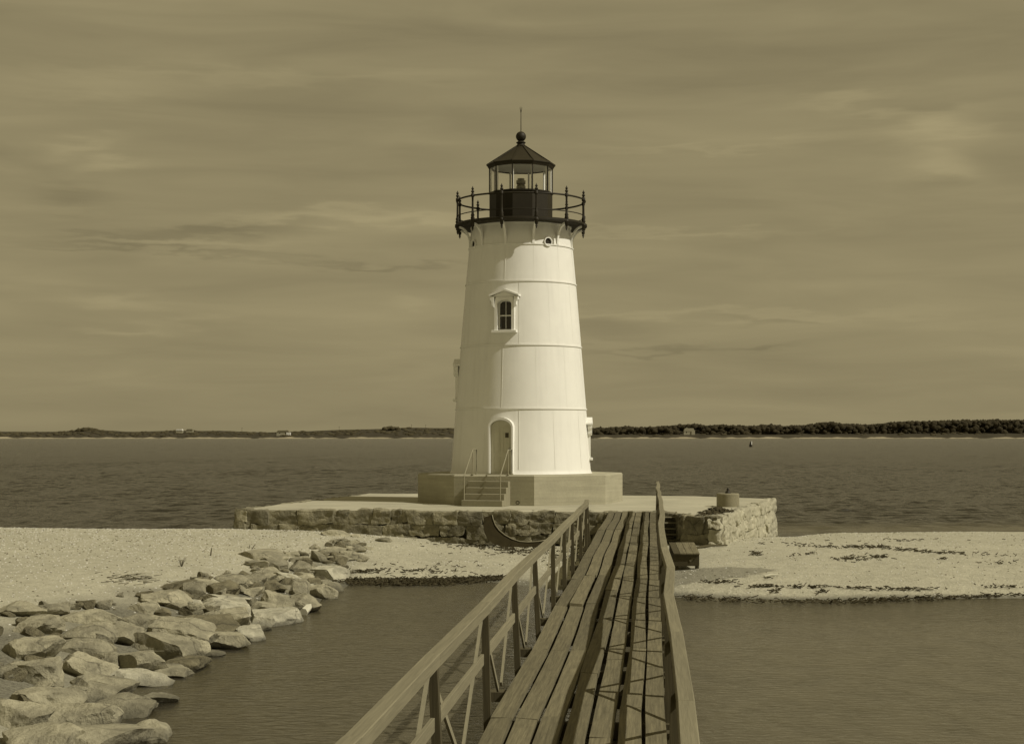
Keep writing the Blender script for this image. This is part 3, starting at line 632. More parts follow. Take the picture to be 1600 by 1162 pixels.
def brk():
    b = MB(); pts_o = []; n = 10
    rr0 = 0.52; hh = .70
    for k in range(n+1):
        a = math.pi/2*k/n; pts_o.append((-(2.06 + rr0*(1-math.cos(a))), L(ZG) - hh*(1-math.sin(a))))     # (y,z) curve from wall up and out
    vs = []; fs = []
    for (yy, zz) in pts_o:
        for sx in (-.028, .028):
            vs += [(sx, yy+.02, zz-.0), (sx, yy-.0, zz+.085 if zz < L(ZG)-.08 else L(ZG)-.002)]
    # two faces of the curved web: lower curve and a parallel upper one
    vs = []
    for k, (yy, zz) in enumerate(pts_o):
        a = math.pi/2*k/n; oy = -.075*math.cos(a)*-1; oz = -.075*math.sin(a)
        for sx in (-.045, .045):
            vs.append((sx, yy, zz)); vs.append((sx, yy + .075*math.cos(a)*0 - .0, zz)) if False else vs.append((sx, yy - .075*math.cos(a)*(-1)*(-1), zz - .075*math.sin(a)))
    for k in range(n):
        b0 = k*4; b1 = (k+1)*4
        fs += [(b0, b0+1, b1+1, b1), (b0+2, b1+2, b1+3, b0+3), (b0, b1, b1+2, b0+2), (b0+1, b0+3, b1+3, b1+1)]
    fs += [(0, 2, 3, 1), (n*4, n*4+1, n*4+3, n*4+2)]
    b.add(vs, fs)
    # straight fillet strip down the wall
    b.box(-.045, .045, -2.13, -2.0, L(ZG)-.86, L(ZG)-.70)
    return b.mesh('gallery_bracket')
bme = brk()
for k in range(12):
    a = R(13 + 30*k)
    o = link('gallery_post', pme, BLACK, LH, (2.60*math.sin(a), -2.60*math.cos(a), L(12.53)))
    o = link('gallery_bracket', bme, WTRIM, LH, (0, 0, 0), (0, 0, a))
# lantern
NA = 10; A0 = R(20.6)
def deca(r, z): return [(r*math.sin(A0+2*math.pi*k/NA), -r*math.cos(A0+2*math.pi*k/NA), z) for k in range(NA)]
def decapr(prof): return MB().lathe(prof, NA, a0=A0)
lw = decapr([(1.27, L(12.6)), (1.27, L(13.86)), (1.31, L(13.88)), (1.31, L(13.93)), (1.15, L(13.93))]).obj('lantern_wall', BLACK, LH)
for k in range(NA):
    a, b = deca(1.27, 0)[k], deca(1.27, 0)[(k+1) % NA]
    mb = MB().bar((a[0], a[1], L(13.9)), (a[0], a[1], L(14.93)), .04, .04, up=Vector((a[0], a[1], 0)).normalized()); mb.obj('glazing_bar', BLACK, lw)
    MB().bar((a[0]*.955, a[1]*.955, L(13.9)), (a[0]*.955, a[1]*.955, L(14.93)), .05, .07, up=Vector((a[0], a[1], 0)).normalized()).obj('glazing_bead', WTRIM, lw)
    A, B = Vector(a), Vector(b); gm = MB(); ins = .985
    gm.add([(A.x*ins, A.y*ins, L(13.9)), (B.x*ins, B.y*ins, L(13.9)), (B.x*ins, B.y*ins, L(14.93)), (A.x*ins, A.y*ins, L(14.93)),
            (A.x*.98, A.y*.98, L(13.9)), (B.x*.98, B.y*.98, L(13.9)), (B.x*.98, B.y*.98, L(14.93)), (A.x*.98, A.y*.98, L(14.93))],
           [(0,1,2,3),(7,6,5,4),(0,4,5,1),(1,5,6,2),(2,6,7,3),(3,7,4,0)])
    gm.obj('pane', GLASS, lw)
MB().lathe([(.0, L(13.85)), (.16, L(13.85)), (.16, L(13.95)), (.19, L(14.0)), (.15, L(14.06)), (.19, L(14.12)), (.19, L(14.2)), (.15, L(14.26)), (.19, L(14.32)), (.19, L(14.44)), (.14, L(14.46)), (.14, L(14.52)), (0, L(14.52))], 20).obj('lens', LENSM, lw, smooth=30)
decapr([(1.20, L(14.93)), (1.20, L(14.955)), (.3, L(15.5)), (0, L(15.5))]).obj('ceiling', WTRIM, lw)
rf = decapr([(1.25, L(14.96)), (1.25, L(14.92)), (1.30, L(14.90)), (1.36, L(15.0)), (1.395, L(15.03)), (1.395, L(15.06)), (1.0, L(15.29)), (.22, L(15.80)), (.0, L(15.82))]).obj('lantern_roof', ROOFM, LH)
for k in range(NA):
    a = A0 + 2*math.pi*k/NA; s, c_ = math.sin(a), math.cos(a)
    MB().bar((1.39*s, -1.39*c_, L(15.065)), (.24*s, -.24*c_, L(15.80)), .03, .03).obj('roof_rib', ROOFM, rf)
bp_ = [(.22, L(15.76)), (.235, L(15.82)), (.16, L(15.87)), (.15, L(15.92)), (.19, L(15.95)), (.19, L(15.98)), (.13, L(16.01))]
for k in range(1, 16):
    a = math.pi*(k+2)/18 - math.pi/2; bp_.append((.205*math.cos(a), L(16.21)+.205*math.sin(a)))
bp_.append((0, L(16.415)))
MB().lathe(bp_, 28).obj('ball_finial', BLACK, rf, smooth=40)
lr = MB().tube([(0,0,L(16.38)),(0,0,L(17.2))], [.018,.012], 6)
for k in range(4):
    a = R(45+90*k); lr.tube([(0,0,L(17.15)),(.02*math.cos(a),.02*math.sin(a),L(17.22)),(.06*math.cos(a),.06*math.sin(a),L(17.38))], [.010,.009,.006], 5)
lr.tube([(0,0,L(17.15)),(0,0,L(17.42))], [.01,.006], 5)
lr.obj('lightning_rod', ROOFM, rf)

# ------------------------------------------------------------------ stone platform
PF = [(-9.9,57.9),(-4,57.1),(0,56.5),(3.0,56.15),(4.75,55.75),(4.85,55.2),(5.72,55.1),(5.75,53.3),(6.8,52.55),(11.05,67.5),(8,70.6),(0,73.2),(-6.6,73.9)]
PT = empty('stone_platform', (0, 60, 0)); tag(PT, 'low granite platform with concrete top that carries the lighthouse', 'platform')
def off(poly, k):        # pull the outline in
    c = np.mean(np.array(poly), axis=0); out = []; n = len(poly)
    for i in range(n):
        p = Vector(poly[i]); a = (p - Vector(poly[i-1])).normalized(); b = (Vector(poly[(i+1) % n]) - p).normalized()
        na = Vector((-a.y, a.x)); nb = Vector((-b.y, b.x)); m = (na + nb)
        m = m.normalized() * (k / max(.5, m.normalized().dot(na))); out.append((p.x + m.x, p.y + m.y))
    return out
MB().slab([(x, y-60) for x, y in off(PF, .28)], -1.2, ZD-.07).obj('core', CORE, PT)
# concrete top with a worn edge
def wornslab():
    pts = []
    n = len(PF)
    for i in range(n):
        a, b = Vector(PF[i]), Vector(PF[(i+1) % n]); k = max(2, int((b-a).length/.35)); nn = Vector((-(b-a).y, (b-a).x)).normalized()
        for j in range(k):
            q = a + (b-a)*(j/k); w = .10*noise.noise(Vector((q.x*1.3, q.y*1.3, 2))) + .06*noise.noise(Vector((q.x*5, q.y*5, 7)))
            q = q + nn*(w+.10); pts.append((q.x, q.y-60))
    bm = bmesh.new(); bot = [bm.verts.new((x, y, ZD-.075)) for x, y in pts]; top = [bm.verts.new((x, y, ZD-.025)) for x, y in pts]
    c = off([(x, y) for x, y in pts], .04); up = [bm.verts.new((x, y, ZD)) for x, y in c]
    m = len(pts)
    for i in range(m):
        j = (i+1) % m; bm.faces.new((bot[i], bot[j], top[j], top[i])); bm.faces.new((top[i], top[j], up[j], up[i]))
    bm.faces.new(up); bm.faces.new(bot[::-1]); me = bpy.data.meshes.new('platform_top'); bm.to_mesh(me); bm.free(); return me
link('platform_top', wornslab(), SLABM, PT)
def roughblock(w, dp, h, n=7, amp=.07, seed=0, taper=.0):
    bm = bmesh.new(); bmesh.ops.create_cube(bm, size=1); bmesh.ops.subdivide_edges(bm, edges=bm.edges[:], cuts=n, use_grid_fill=True)
    rr = random.Random(seed); sh = [rr.uniform(-.14, .14) for _ in range(8)]
    for v in bm.verts:
        x, y, z = v.co*2
        fx = 1 + sh[0]*z + sh[1]*x*.3; fz = 1 + sh[2]*x
        # rounded arrises
        e = (abs(x)**6 + abs(y)**6 + abs(z)**6)**(1/6); k = 1/e if e > 0 else 1
        k = .62 + .38*k if e > 1 else 1
        p = Vector((x*k*fx*w/2, y*k*dp/2, z*k*fz*h/2))
        q = p*2.2 + Vector((seed*3.1, seed*1.7, 0)); nn = noise.noise(q)*amp + noise.noise(q*3.3)*amp*.6 - abs(noise.noise(q*5.5))*amp*.45
        v.co = p + Vector((x, y, z)).normalized()*nn
    me = bpy.data.meshes.new('stone'); bm.to_mesh(me); bm.free(); me.polygons.foreach_set('use_smooth', [True]*len(me.polygons)); me.set_sharp_from_angle(angle=R(35)); return me
def walling(a, b, rows, m, wmin, wmax, seed, zbot=None, amp=.08, parent=PT):
    a, b = Vector(a), Vector(b); Ln = (b-a).length; d = (b-a).normalized(); ang = math.atan2(d.y, d.x); rr = random.Random(seed)
    zt = ZD - .035
    for r_ in range(rows):
        hrow = rr.uniform(.36, .46) if rows != 3 or seed not in (1, 6) else rr.uniform(.5, .62); s = -rr.uniform(0, .3)
        while s < Ln:
            w = rr.uniform(wmin, wmax); w = min(w, Ln - s + .12)
            if w < .22: break
            hh = hrow*rr.uniform(.88, 1.12); q = a + d*(max(s, -.05) + w/2)
            if zt + .1 > gz(q.x, q.y-.4) - .1:
                me = roughblock(w*1.07, .46, hh*1.12, n=9, amp=amp, seed=seed*100+int(s*10)+r_*1000)
                nn = Vector((-d.y, d.x)); push = rr.uniform(.10, .20) if amp < .11 else rr.uniform(.13, .17)
                link('stone', me, m, parent, (q.x + nn.x*push, q.y + nn.y*push - 60, zt - hh/2 + rr.uniform(-.03, .03)), (rr.uniform(-.05, .05), rr.uniform(-.05, .05), ang + rr.uniform(-.05, .05)))
            s += w + rr.uniform(.0, .03)
        zt -= hrow
walling((-9.9,57.9), (-4,57.1), 3, STONE, .55, 1.4, 1)
walling((-4,57.1), (0,56.5), 4, STONE, .5, 1.25, 2, amp=.085)
walling((0,56.5), (3.0,56.15), 4, STONE, .5, 1.0, 3, amp=.09)
walling((3.0,56.15), (4.75,55.75), 4, STONE, .5, 1.0, 4)
walling((4.85,55.2), (5.72,55.1), 3, STONE, .5, .9, 5)
walling((5.75,53.3), (6.8,52.55), 3, STONE, .5, 1.1, 6, amp=.09)
walling((6.8,52.55), (11.05,67.5), 4, STONEL, .7, 1.8, 7, amp=.111)
walling((5.72,55.1), (5.75,53.3), 3, STONE, .5, .9, 8)
walling((-6.6,73.9), (-9.9,57.9), 2, STONE, .8, 1.6, 9)
# ------------------------------------------------------------------ things on and by the platform
dm = empty('mooring_block', (8.05, 59.9, ZD)); tag(dm, 'short round concrete mooring block on the right end of the platform', 'mooring block')
MB().lathe([(.42, -.02), (.42, .46), (.39, .5), (0, .5)], 40).obj('drum', DRUMC, dm, smooth=30)
MB().lathe([(.11, .5), (.10, .54), (.05, .60), (.045, .66), (.03, .70), (0, .71)], 12).obj('mooring_pin', BLACK, dm, smooth=30)
# stair
sr = empty('timber_stair', (0, 0, 0)); sr.location = (5.2, 54.9, .45); tag(sr, 'steep open timber stair between the footbridge and the platform corner', 'stair')
for xx in (-.42, .42):
    MB().bar((xx, -.45, -.15), (xx, .12, 1.10), .05, .16).obj('stringer', LATHW, sr)
for k in range(5):
    z = .16 + .19*k; y = -.40 + .115*k + .05
    MB().box(-.395, .395, y-.10, y+.10, z, z+.035).obj('tread', LATHW, sr)
# timber box
bx = empty('timber_landing', (4.92, 45.4, .47)); tag(bx, 'small dark timber landing box with planked sloping top on the sand right of the footbridge', 'wooden box')
tl = Matrix.Rotation(R(9), 4, 'X')
for k in range(4):
    x0 = -.36 + .185*k
    MB().box(x0, x0+.175, -.05, 1.35, .36, .40, tl).obj('plank', WOOD if k else DARKW, bx)
MB().box(-.36, .37, .0, .05, .02, .352, tl).obj('front_board', DARKW, bx)
MB().box(.325, .365, .055, 1.3, .12, .352, tl).obj('side_board', DARKW, bx)
MB().box(-.355, -.315, .055, 1.3, .12, .352, tl).obj('side_board', DARKW, bx)
for (xx, yy) in ((.27, .06), (-.31, .06), (.27, 1.15), (-.31, 1.15)):
    MB().box(xx, xx+.10, yy, yy+.10, -.15, .345 + yy*.15).obj('leg', DARKW, bx)
MB().bar((.10, -.03, .16), (.34, -.03, .36), .02, .06).obj('brace', WOOD, bx)
# curved plate against the wall
cp = empty('curved_iron_plate', (-.2, 55.75, .3)); tag(cp, 'dark curved iron plate with a pale rim leaning on the platform wall by the steps', 'iron plate')
inn = [(769,804),(770.5,811),(774,820),(780,828),(789,835.5),(800,841.5),(812,845.5),(826,846.5),(842,845.5),(858,842)]
outr = [(756,808),(755,821),(757,832),(762,842),(772,850),(788,855),(806,858),(826,859),(844,858),(860,856)]
mb = MB(); vs = []
for i in range(len(inn)):
    a = px(*inn[i], 55.85) - cp.location; b = px(*outr[i], 55.45) - cp.location
    vs += [a, b, a + Vector((0, .05, 0)), b + Vector((0, .05, 0))]
fs = []
for i in range(len(inn)-1):
    q, r_ = i*4, i*4+4; fs += [(q, r_, r_+1, q+1), (q+2, q+3, r_+3, r_+2), (q, q+2, r_+2, r_), (q+1, r_+1, r_+3, q+3)]
fs += [(0, 1, 3, 2), (len(inn)*4-4, len(inn)*4-2, len(inn)*4-1, len(inn)*4-3)]
mb.add(vs, fs); mb.obj('plate', RUST, cp)
MB().tube([px(x, y, 55.80) - cp.location for x, y in inn], .022, 6).obj('rim', LATHW, cp, smooth=True)

# ------------------------------------------------------------------ boulders
def boulder(w, dp, h, seed, sub=4, cuts=12):
    rr = random.Random(seed); bm = bmesh.new(); bmesh.ops.create_icosphere(bm, subdivisions=sub, radius=1)
    pl_ = [(Vector((rr.gauss(0,1), rr.gauss(0,1), rr.gauss(0,.9))).normalized(), rr.uniform(.48, .82)) for _ in range(cuts)]
    pl_.append((Vector((rr.uniform(-.35,.35), rr.uniform(-.5,.1), 1)).normalized(), rr.uniform(.45, .65)))
    off_ = Vector((seed*1.37, seed*.71, seed*.3))
    for v in bm.verts:
        p = v.co.copy()
        for _ in range(2):
            for n_, d_ in pl_:
                k = p.dot(n_) - d_
                if k > 0: p -= n_*k*.96
        p = p*(1/.78)
        q = p*1.4 + off_; p += p.normalized()*(noise.noise(q)*.08 + noise.noise(q*2.7)*.05 - abs(noise.noise(q*4.5))*.06 + noise.noise(q*9)*.028)
        v.co = (p.x*w/2, p.y*dp/2, p.z*h/2)
    me = bpy.data.meshes.new('boulder'); bm.to_mesh(me); bm.free(); me.polygons.foreach_set('use_smooth', [True]*len(me.polygons)); me.set_sharp_from_angle(angle=R(24)); return me
GEN = {'n': 'grey granite boulder packed in the near half of the riprap bank', 'm': 'grey granite boulder packed in the middle of the riprap bank', 'f': 'grey granite boulder in the far thin end of the riprap bank', 's': 'low stone lying loose on the sand before the platform'}
BL = [ # x, base y, width, height, tone, label
(142,1092,104,40,'n','broad flat boulder at the water edge nearest the camera, rounded on its right end'),
(212,1074,78,32,'l','brightest pale flat boulder lying with its foot in the shallows'),
(258,1060,72,21,'n','low smooth slab running into the water behind the brightest pale boulder'),
(128,1060,76,44,'n','tall blocky boulder directly above the broad flat one nearest the camera'),
(213,1054,92,46,'n','large round backed boulder directly behind the brightest pale boulder'),
(248,1030,86,44,'n','large pale boulder with a sloping top above the low wet slab'),
(287,1048,68,26,'d','dark smooth low boulder half in the water below the pitted boulder'),
(288,1025,52,36,'n','knobbly boulder pitted with holes beside the water'),
(268,1002,104,40,'n','long slab sloping down to the right above the pitted boulder'),
(180,1003,84,36,'n','flat topped boulder left of the long sloping slab'),
(126,1002,72,30,'n','sharp triangular boulder at the left with a dark cleft behind it'),
(124,1024,70,34,'n','boulder with a ridged back below the sharp triangular one'),
(163,1022,30,22,'d',None),(163,1042,32,28,'n',None),
(136,975,98,26,'n','long low flat boulder at the sandy upper edge of the near riprap'),
(205,986,46,34,'n',None),(222,958,40,20,'n',None),(200,1003,20,14,'d',None),
(300,991,98,38,'d','large dark smooth slab in the middle of the riprap'),
(328,1026,31,12,'n','small flat stone awash in the shallows right of the pitted boulder'),
(346,1015,60,33,'n','angular boulder with a pale ridge standing in the water edge'),
(384,1002,64,31,'l','pale cracked egg shaped boulder at the water edge'),
(425,979,72,34,'l','large pale wedge boulder with a dark undercut side at the water edge'),
(405,958,38,23,'n','rounded boulder tucked behind the large pale wedge'),
(468,957,52,32,'n','domed boulder at the water edge nearest the white driftwood'),
(330,995,54,25,'d','dark rounded boulder behind the angular one with the pale ridge'),
(363,977,58,28,'n','blocky boulder between the dark slab and the pale wedge boulder'),
(340,958,92,18,'l','long pale flat slab lying above the large dark slab'),
(328,943,38,18,'d','short dark fronted block on top of the long pale slab'),(358,943,28,17,'n',None),
(340,931,46,25,'d','dark domed boulder midway up the riprap'),(370,927,24,17,'n',None),
(298,937,44,30,'n','steep rounded boulder at the upper edge of the middle riprap'),
(425,949,46,32,'n','two stepped boulder behind the large pale wedge'),(390,931,36,17,'n',None),(425,923,38,19,'d',None),
(462,930,36,27,'n',None),(480,927,28,21,'l',None),(500,935,40,26,'n',None),(383,945,26,16,'l',None),(405,986,32,13,'n',None),
(278,925,76,20,'d','wide low dark boulder sunk in the sand at the top of the riprap'),(245,945,74,26,'n','long rounded boulder half sunk in sand left of the middle riprap'),
(312,919,46,20,'n',None),(270,951,34,16,'n',None),(254,963,22,17,'d',None),(360,913,42,14,'n',None),(394,917,38,23,'n',None),(298,944,28,10,'l',None),
(508,903,66,27,'l','large pale boulder at the far end of the riprap by the dark seaweed'),
(413,898,40,13,'n',None),(428,889,44,20,'n',None),(464,893,30,18,'n',None),(470,880,28,14,'n',None),(494,877,26,20,'n',None),
(514,869,28,14,'n',None),(526,866,34,14,'n',None),(551,875,42,14,'n',None),(551,862,28,10,'n',None),(525,875,38,11,'n',None),(512,881,15,9,'d',None),
(446,909,42,17,'l',None),(477,911,32,17,'n',None),(515,922,34,20,'n',None),(530,900,32,14,'l',None),(405,873,62,11,'n',None),(452,869,32,9,'n',None),(393,885,36,12,'n',None),
(470,905,26,14,'n',None),(440,925,30,16,'n',None),(488,915,26,15,'d',None),(454,945,26,16,'n',None),(410,908,32,15,'n',None),
(531,848,31,8,'s',None),(525,837,40,6,'s',None),(556,839,12,6,'s',None),(600,846,25,9,'s',None),(573,858,15,7,'s',None),
(60,1108,90,42,'n','rounded grey boulder directly left of the broad flat one nearest the water'),(40,1066,84,44,'n','blocky boulder at the left edge above the rounded grey one'),(35,1028,80,38,'n','third boulder up along the left edge of the near riprap'),(52,990,78,30,'n',None),(20,962,70,22,'n',None),(100,1140,110,50,'n','large boulder just below the broad flat one in the bottom left corner'),
(20,1140,90,50,'n','boulder at the left edge just above the lowest one'),(190,1122,86,34,'n','low boulder in the water below the brightest pale one'),(150,1176,120,52,'n','big boulder cut by the bottom edge, second from the left'),(50,1186,110,55,'n','big boulder in the very bottom left corner'),(236,1102,52,24,'n','small low boulder awash right of the brightest pale one'),(70,958,60,18,'n',None),(225,1160,80,36,'n','rightmost boulder of the bottom left corner, standing in the water'),
]
for i, (x, yb, w, h, tone, lab) in enumerate(BL):
    g = hit(x, yb); d = g.y; s = d/F; W = w*s*1.17; Hh = h*s*.92; D = W*random.Random(i).uniform(.85, 1.25) if w < 60 else W*random.Random(i).uniform(.75, 1.05)
    Hh = max(Hh, W*.22)
    me = boulder(W, D, Hh*1.45, i+11, 4 if w > 34 else 3)
    o = link('boulder', me, {'l': BOULL, 'd': BOULDK}.get(tone, BOULD))
    rr = random.Random(i*7)
    zc = gz(g.x, g.y + D*.35)
    o.location = (g.x, g.y + D*.38, max(EYE - (yb-HOR)/F*d, -.05) + Hh*.22)
    o.rotation_euler = (rr.uniform(-.1, .1), rr.uniform(-.12, .12), rr.uniform(-.5, .5))
    if lab is None and tone != 's':
        xw = float(np.interp(g.y, [16,21,26,31.8,38.5,45,52,56], [-7.2,-6.5,-6.4,-6.1,-4.9,-4.7,-4.2,-3.4])); t = (xw - g.x)/float(np.interp(g.y, [16,26,31,38,45,52], [6,4.5,3.6,3.0,2.4,1.6]))
        side = 'by the water' if t < .25 else ('on the sandy side' if t > .75 else 'midway up the bank')
        part = ('in the bottom left corner' if yb > 1088 else 'at the near end of the riprap') if yb > 1005 else ('in the near half of the riprap' if yb > 965 else ('in the middle of the riprap' if yb > 925 else ('in the far half of the riprap' if yb > 893 else 'at the platform end of the riprap')))
        lab = '%s %s boulder %s %s' % ('big' if w >= 70 else ('middling' if w >= 36 else 'small'), {'l': 'pale', 'd': 'dark'}.get(tone, 'grey'), side, part)
    tag(o, lab or GEN['s'], 'boulder', 'boulders of the riprap bank' if tone != 's' else 'loose stones on the sand')
# wedged small stones
rr = random.Random(5); small = [boulder(1, .9, .8, 900+k, 3, 8) for k in range(6)]; cnt = 0
while cnt < 210:
    t = rr.random(); y0 = 22 + 30*t
    xw = float(np.interp(y0, [21,26,31.8,38.5,45,52], [-6.5,-6.4,-6.1,-4.9,-4.7,-4.6])); x0 = xw - rr.uniform(.1, float(np.interp(y0, [22,30,35,45,52], [4.6,3.6,3.0,2.2,1.2])))
    s = rr.uniform(.14, .46); z = gz(x0, y0)
    if z < -.1: continue
    o = link('rubble_stone', small[rr.randrange(6)], BOULD if rr.random() < .6 else BOULDK); o.location = (x0, y0, z + s*.15); o.scale = (s, s, s*.8); o.rotation_euler = (rr.uniform(-.4,.4), rr.uniform(-.4,.4), rr.uniform(0, 6.28))
    tag(o, 'small rubble stone wedged in the gaps between the big boulders', 'stone', 'small stones between the boulders'); cnt += 1

# ------------------------------------------------------------------ beach litter
def scatter(name, spots, m, label, cat, rmin, rmax, flat=.5):
    base = bmesh.new(); bmesh.ops.create_icosphere(base, subdivisions=1, radius=1); bv = [v.co.copy() for v in base.verts]; bf = [[v.index for v in f.verts] for f in base.faces]; base.free()
    rr = random.Random(len(spots)); mb = MB(); arr = np.array(spots); zz = ground(arr[:,0], arr[:,1])
    for (x, y), z in zip(spots, zz):
        if z < .0: continue
        r_ = rr.uniform(rmin, rmax)**1; a = rr.uniform(0, 6.28); e = rr.uniform(.6, 1.3); c_, s_ = math.cos(a), math.sin(a)
        mb.add([(x + (v.x*c_*e - v.y*s_)*r_, y + (v.x*s_*e + v.y*c_)*r_, z + v.z*r_*flat + r_*.15) for v in bv], bf)
    o = mb.obj(name, m, fix=False); tag(o, label, cat, kind='stuff'); return o
rr = random.Random(21)
def inbeach(): 
    if rr.random() < .6:
        return (rr.uniform(-20, -4.5), 27 + 32*rr.random()**.6)
    return (rr.uniform(-5, 19), rr.uniform(41, 66))
def keep(p, lim=.25): return sdist(np.array([p[0]]), np.array([p[1]]))[0] > lim
pts = [inbeach() for _ in range(15000)]; sdv = sdist(np.array([p[0] for p in pts]), np.array([p[1] for p in pts])); pts = [p for p, s in zip(pts, sdv) if s > .2]
scatter('shells', pts[:8200], SHELL, 'pale shells and pebbles strewn over the beach', 'shells', .010, .03)
scatter('pebbles', pts[10800:], PEBD, 'dark pebbles strewn over the beach', 'pebbles', .010, .032)
def weed(name, patches, label):
    mb = MB(); rr = random.Random(len(patches)); 
    P = []; big = any(q[1] > 900 and q[0] < 800 for q in patches)
    for (x0, y0, sx, sy, n, sl) in patches:
        for k in range(int(n*(1.5 if (y0 > 900 and x0 < 800) else (.38 if y0 > 929 else .45)))):
            u, v = rr.gauss(0, 1), rr.gauss(0, 1); xp = x0 + u*sx; yp = y0 + v*sy + u*sx*sl
            P.append((xp, yp))
    for (xp, yp) in P:
        g = hit(xp, yp); 
        if g.z < -.12: continue
        z = max(g.z, 0) + rr.uniform(.0, .05)
        a = rr.uniform(-.7, .7) + (math.pi if rr.random() < .5 else 0); Ln = rr.uniform(.05, .20); w = rr.uniform(.006, .024)
        pts_ = [Vector((g.x, g.y, z))]; 
        for q in range(3):
            a += rr.uniform(-.5, .5); pts_.append(pts_[-1] + Vector((math.cos(a)*Ln/3, math.sin(a)*Ln/3, rr.uniform(-.025, .03))))
        vs = []; 
        for q, p in enumerate(pts_):
            ww = w*(1 if q in (1, 2) else .4); nrm = Vector((-math.sin(a), math.cos(a), rr.uniform(-.4, .4)))*ww
            vs += [p - nrm, p + nrm, p - nrm*.6 + Vector((0,0,.02)), p + nrm*.6 + Vector((0,0,.02))]
        fs = []
        for q in range(3): b = q*4; fs += [(b, b+4, b+5, b+1), (b+2, b+3, b+7, b+6), (b, b+2, b+6, b+4), (b+1, b+5, b+7, b+3)]
        mb.add(vs, fs)
    o = mb.obj(name, WEED, fix=False); tag(o, label, 'seaweed', kind='stuff'); return o
weed('seaweed', [(590,911,24,2.1,420,0),(650,911,34,2.6,800,0),(720,908,24,2.0,420,-.03),(570,894,18,1.2,120,-.08),(640,893,46,2.6,120,0),(700,886,40,4,40,0),(548,908,12,1.5,80,0),(770,905,12,2,90,0)],
     'thick dark bank of seaweed along the water left of the footbridge')
weed('seaweed', [(760,853,35,4,500,.06),(720,846,25,3,160,.12),(820,862,30,3,260,0),(880,868,20,6,160,0),(690,842,20,2,70,.1),(900,850,15,10,160,0)],
     'dark seaweed and litter heaped at the foot of the platform wall')
weed('seaweed', [(1080,936,12,1.2,90,.02),(1140,940,30,1.5,150,0),(1220,943,30,1.5,150,0),(1300,942,30,1.6,150,-.02),(1370,940,40,2.2,260,-.05),(1450,937,40,1.6,240,-.05),(1560,932,50,1.6,200,-.04),
     (1110,911,8,.7,30,0),(1130,910,8,.8,40,0),(1190,917,13,.8,80,0),(1210,924,4,1,30,0),(1255,918,18,.7,90,0),(1287,926,4,1,30,0),(1345,920,20,.7,50,0),(1405,922,26,.8,110,0),(1560,918,25,.8,60,0)],
     'dark seaweed lying along the near water edge right of the footbridge')
weed('seaweed', [(1300,855,35,.8,130,.02),(1360,855,14,1.2,110,.02),(1420,860,30,1,150,.1),(1500,865,40,1,120,.05),(1330,874,16,1.6,100,.03),(1370,871,14,1.2,80,0),(1180,866,6,1.6,60,.1),(1260,866,8,1,30,-.1),
     (1470,874,8,.8,20,0),(1230,850,30,.8,30,0),(1400,845,60,.8,50,0),(1560,880,20,1,30,0),(1205,905,6,.6,10,0),(1000,900,20,8,80,0)],
     'dark seaweed drift line across the upper right beach')
# weed heap on the platform edge
mb = MB(); rr = random.Random(77)
for k in range(420):
    x = rr.gauss(7.05, .38); y = rr.gauss(55.0, .5) + (x-7)*2.0; z = ZD + rr.uniform(0, .16)*math.exp(-((x-7.05)/.5)**2)
    if x > 6.75 + (y-52.55)*.27: continue
    a = rr.uniform(0, 6.28); v = Vector((math.cos(a), math.sin(a), rr.uniform(-.3, .3)))*rr.uniform(.05, .12); nrm = Vector((-v.y, v.x, rr.uniform(-.05, .05)))*.3
    c_ = Vector((x, y, z)); mb.add([c_-v-nrm, c_+v-nrm, c_+v+nrm, c_-v+nrm, c_+Vector((0,0,.03))], [(3,2,1,0),(0,1,4),(1,2,4),(2,3,4),(3,0,4)])
o = mb.obj('seaweed', WEED, fix=False); tag(o, 'dark weed heaped on the platform edge before the mooring block', 'seaweed', kind='stuff')
# driftwood and sticks
def stick(name, a, b, r_, m, label, cat='driftwood', mid=None):
    a, b = Vector(a), Vector(b); c_ = (a+b)/2 if mid is None else Vector(mid); o = MB().tube([a-c_, (a+b)/2-c_ + Vector((0,0,r_*.8)), b-c_], [r_, r_*.85, r_*.5], 7).obj(name, m, loc=c_, smooth=50); tag(o, label, cat); return o
def onb(x, y, dz=0): p = hit(x, y); return Vector((p.x, p.y, max(p.z, 0)+dz))
stick('driftwood', onb(474,962,.06), onb(494,953,.09), .10, mat('bleached_wood', .5, .1, 6), 'short bleached driftwood log floating just off the riprap')
stick('driftwood', onb(1194,902,.03), onb(1216,900,.03), .035, mat('pale_driftwood', .48, .1, 6), 'thin pale driftwood stick at the edge of the wet shingle')
stick('driftwood', onb(1086,857.5,.03), onb(1136,854,.05), .05, DARKW, 'dark driftwood pole lying at the foot of the platform corner')
g = onb(329,868); stick('stick', g, g+Vector((.03,0,.22)), .02, DARKW, 'dark stick standing upright in the sand of the left beach', 'stick')
g = onb(389,857); stick('stick', g, g+Vector((.03,0,.13)), .012, DARKW, 'shorter leaning stick pair in the sand above the riprap, left one', 'stick')
g = onb(394,857); stick('stick', g, g+Vector((.10,0,.13)), .012, DARKW, 'shorter leaning stick pair in the sand above the riprap, right one', 'stick')
g = onb(284,885); mb = MB(); rr = random.Random(4)
for k in range(26):
    a = rr.uniform(0, 6.28); t = rr.uniform(.05, .16); mb.tube([(0,0,-.02), (math.cos(a)*t*.5, math.sin(a)*t*.3, .12), (math.cos(a)*t, math.sin(a)*t*.6, rr.uniform(.14, .28))], [.004,.003,.002], 4)
o = mb.obj('beach_grass', DARKW, loc=g); tag(o, 'small dry tuft of beach grass above the riprap', 'grass tuft')
mb = MB()
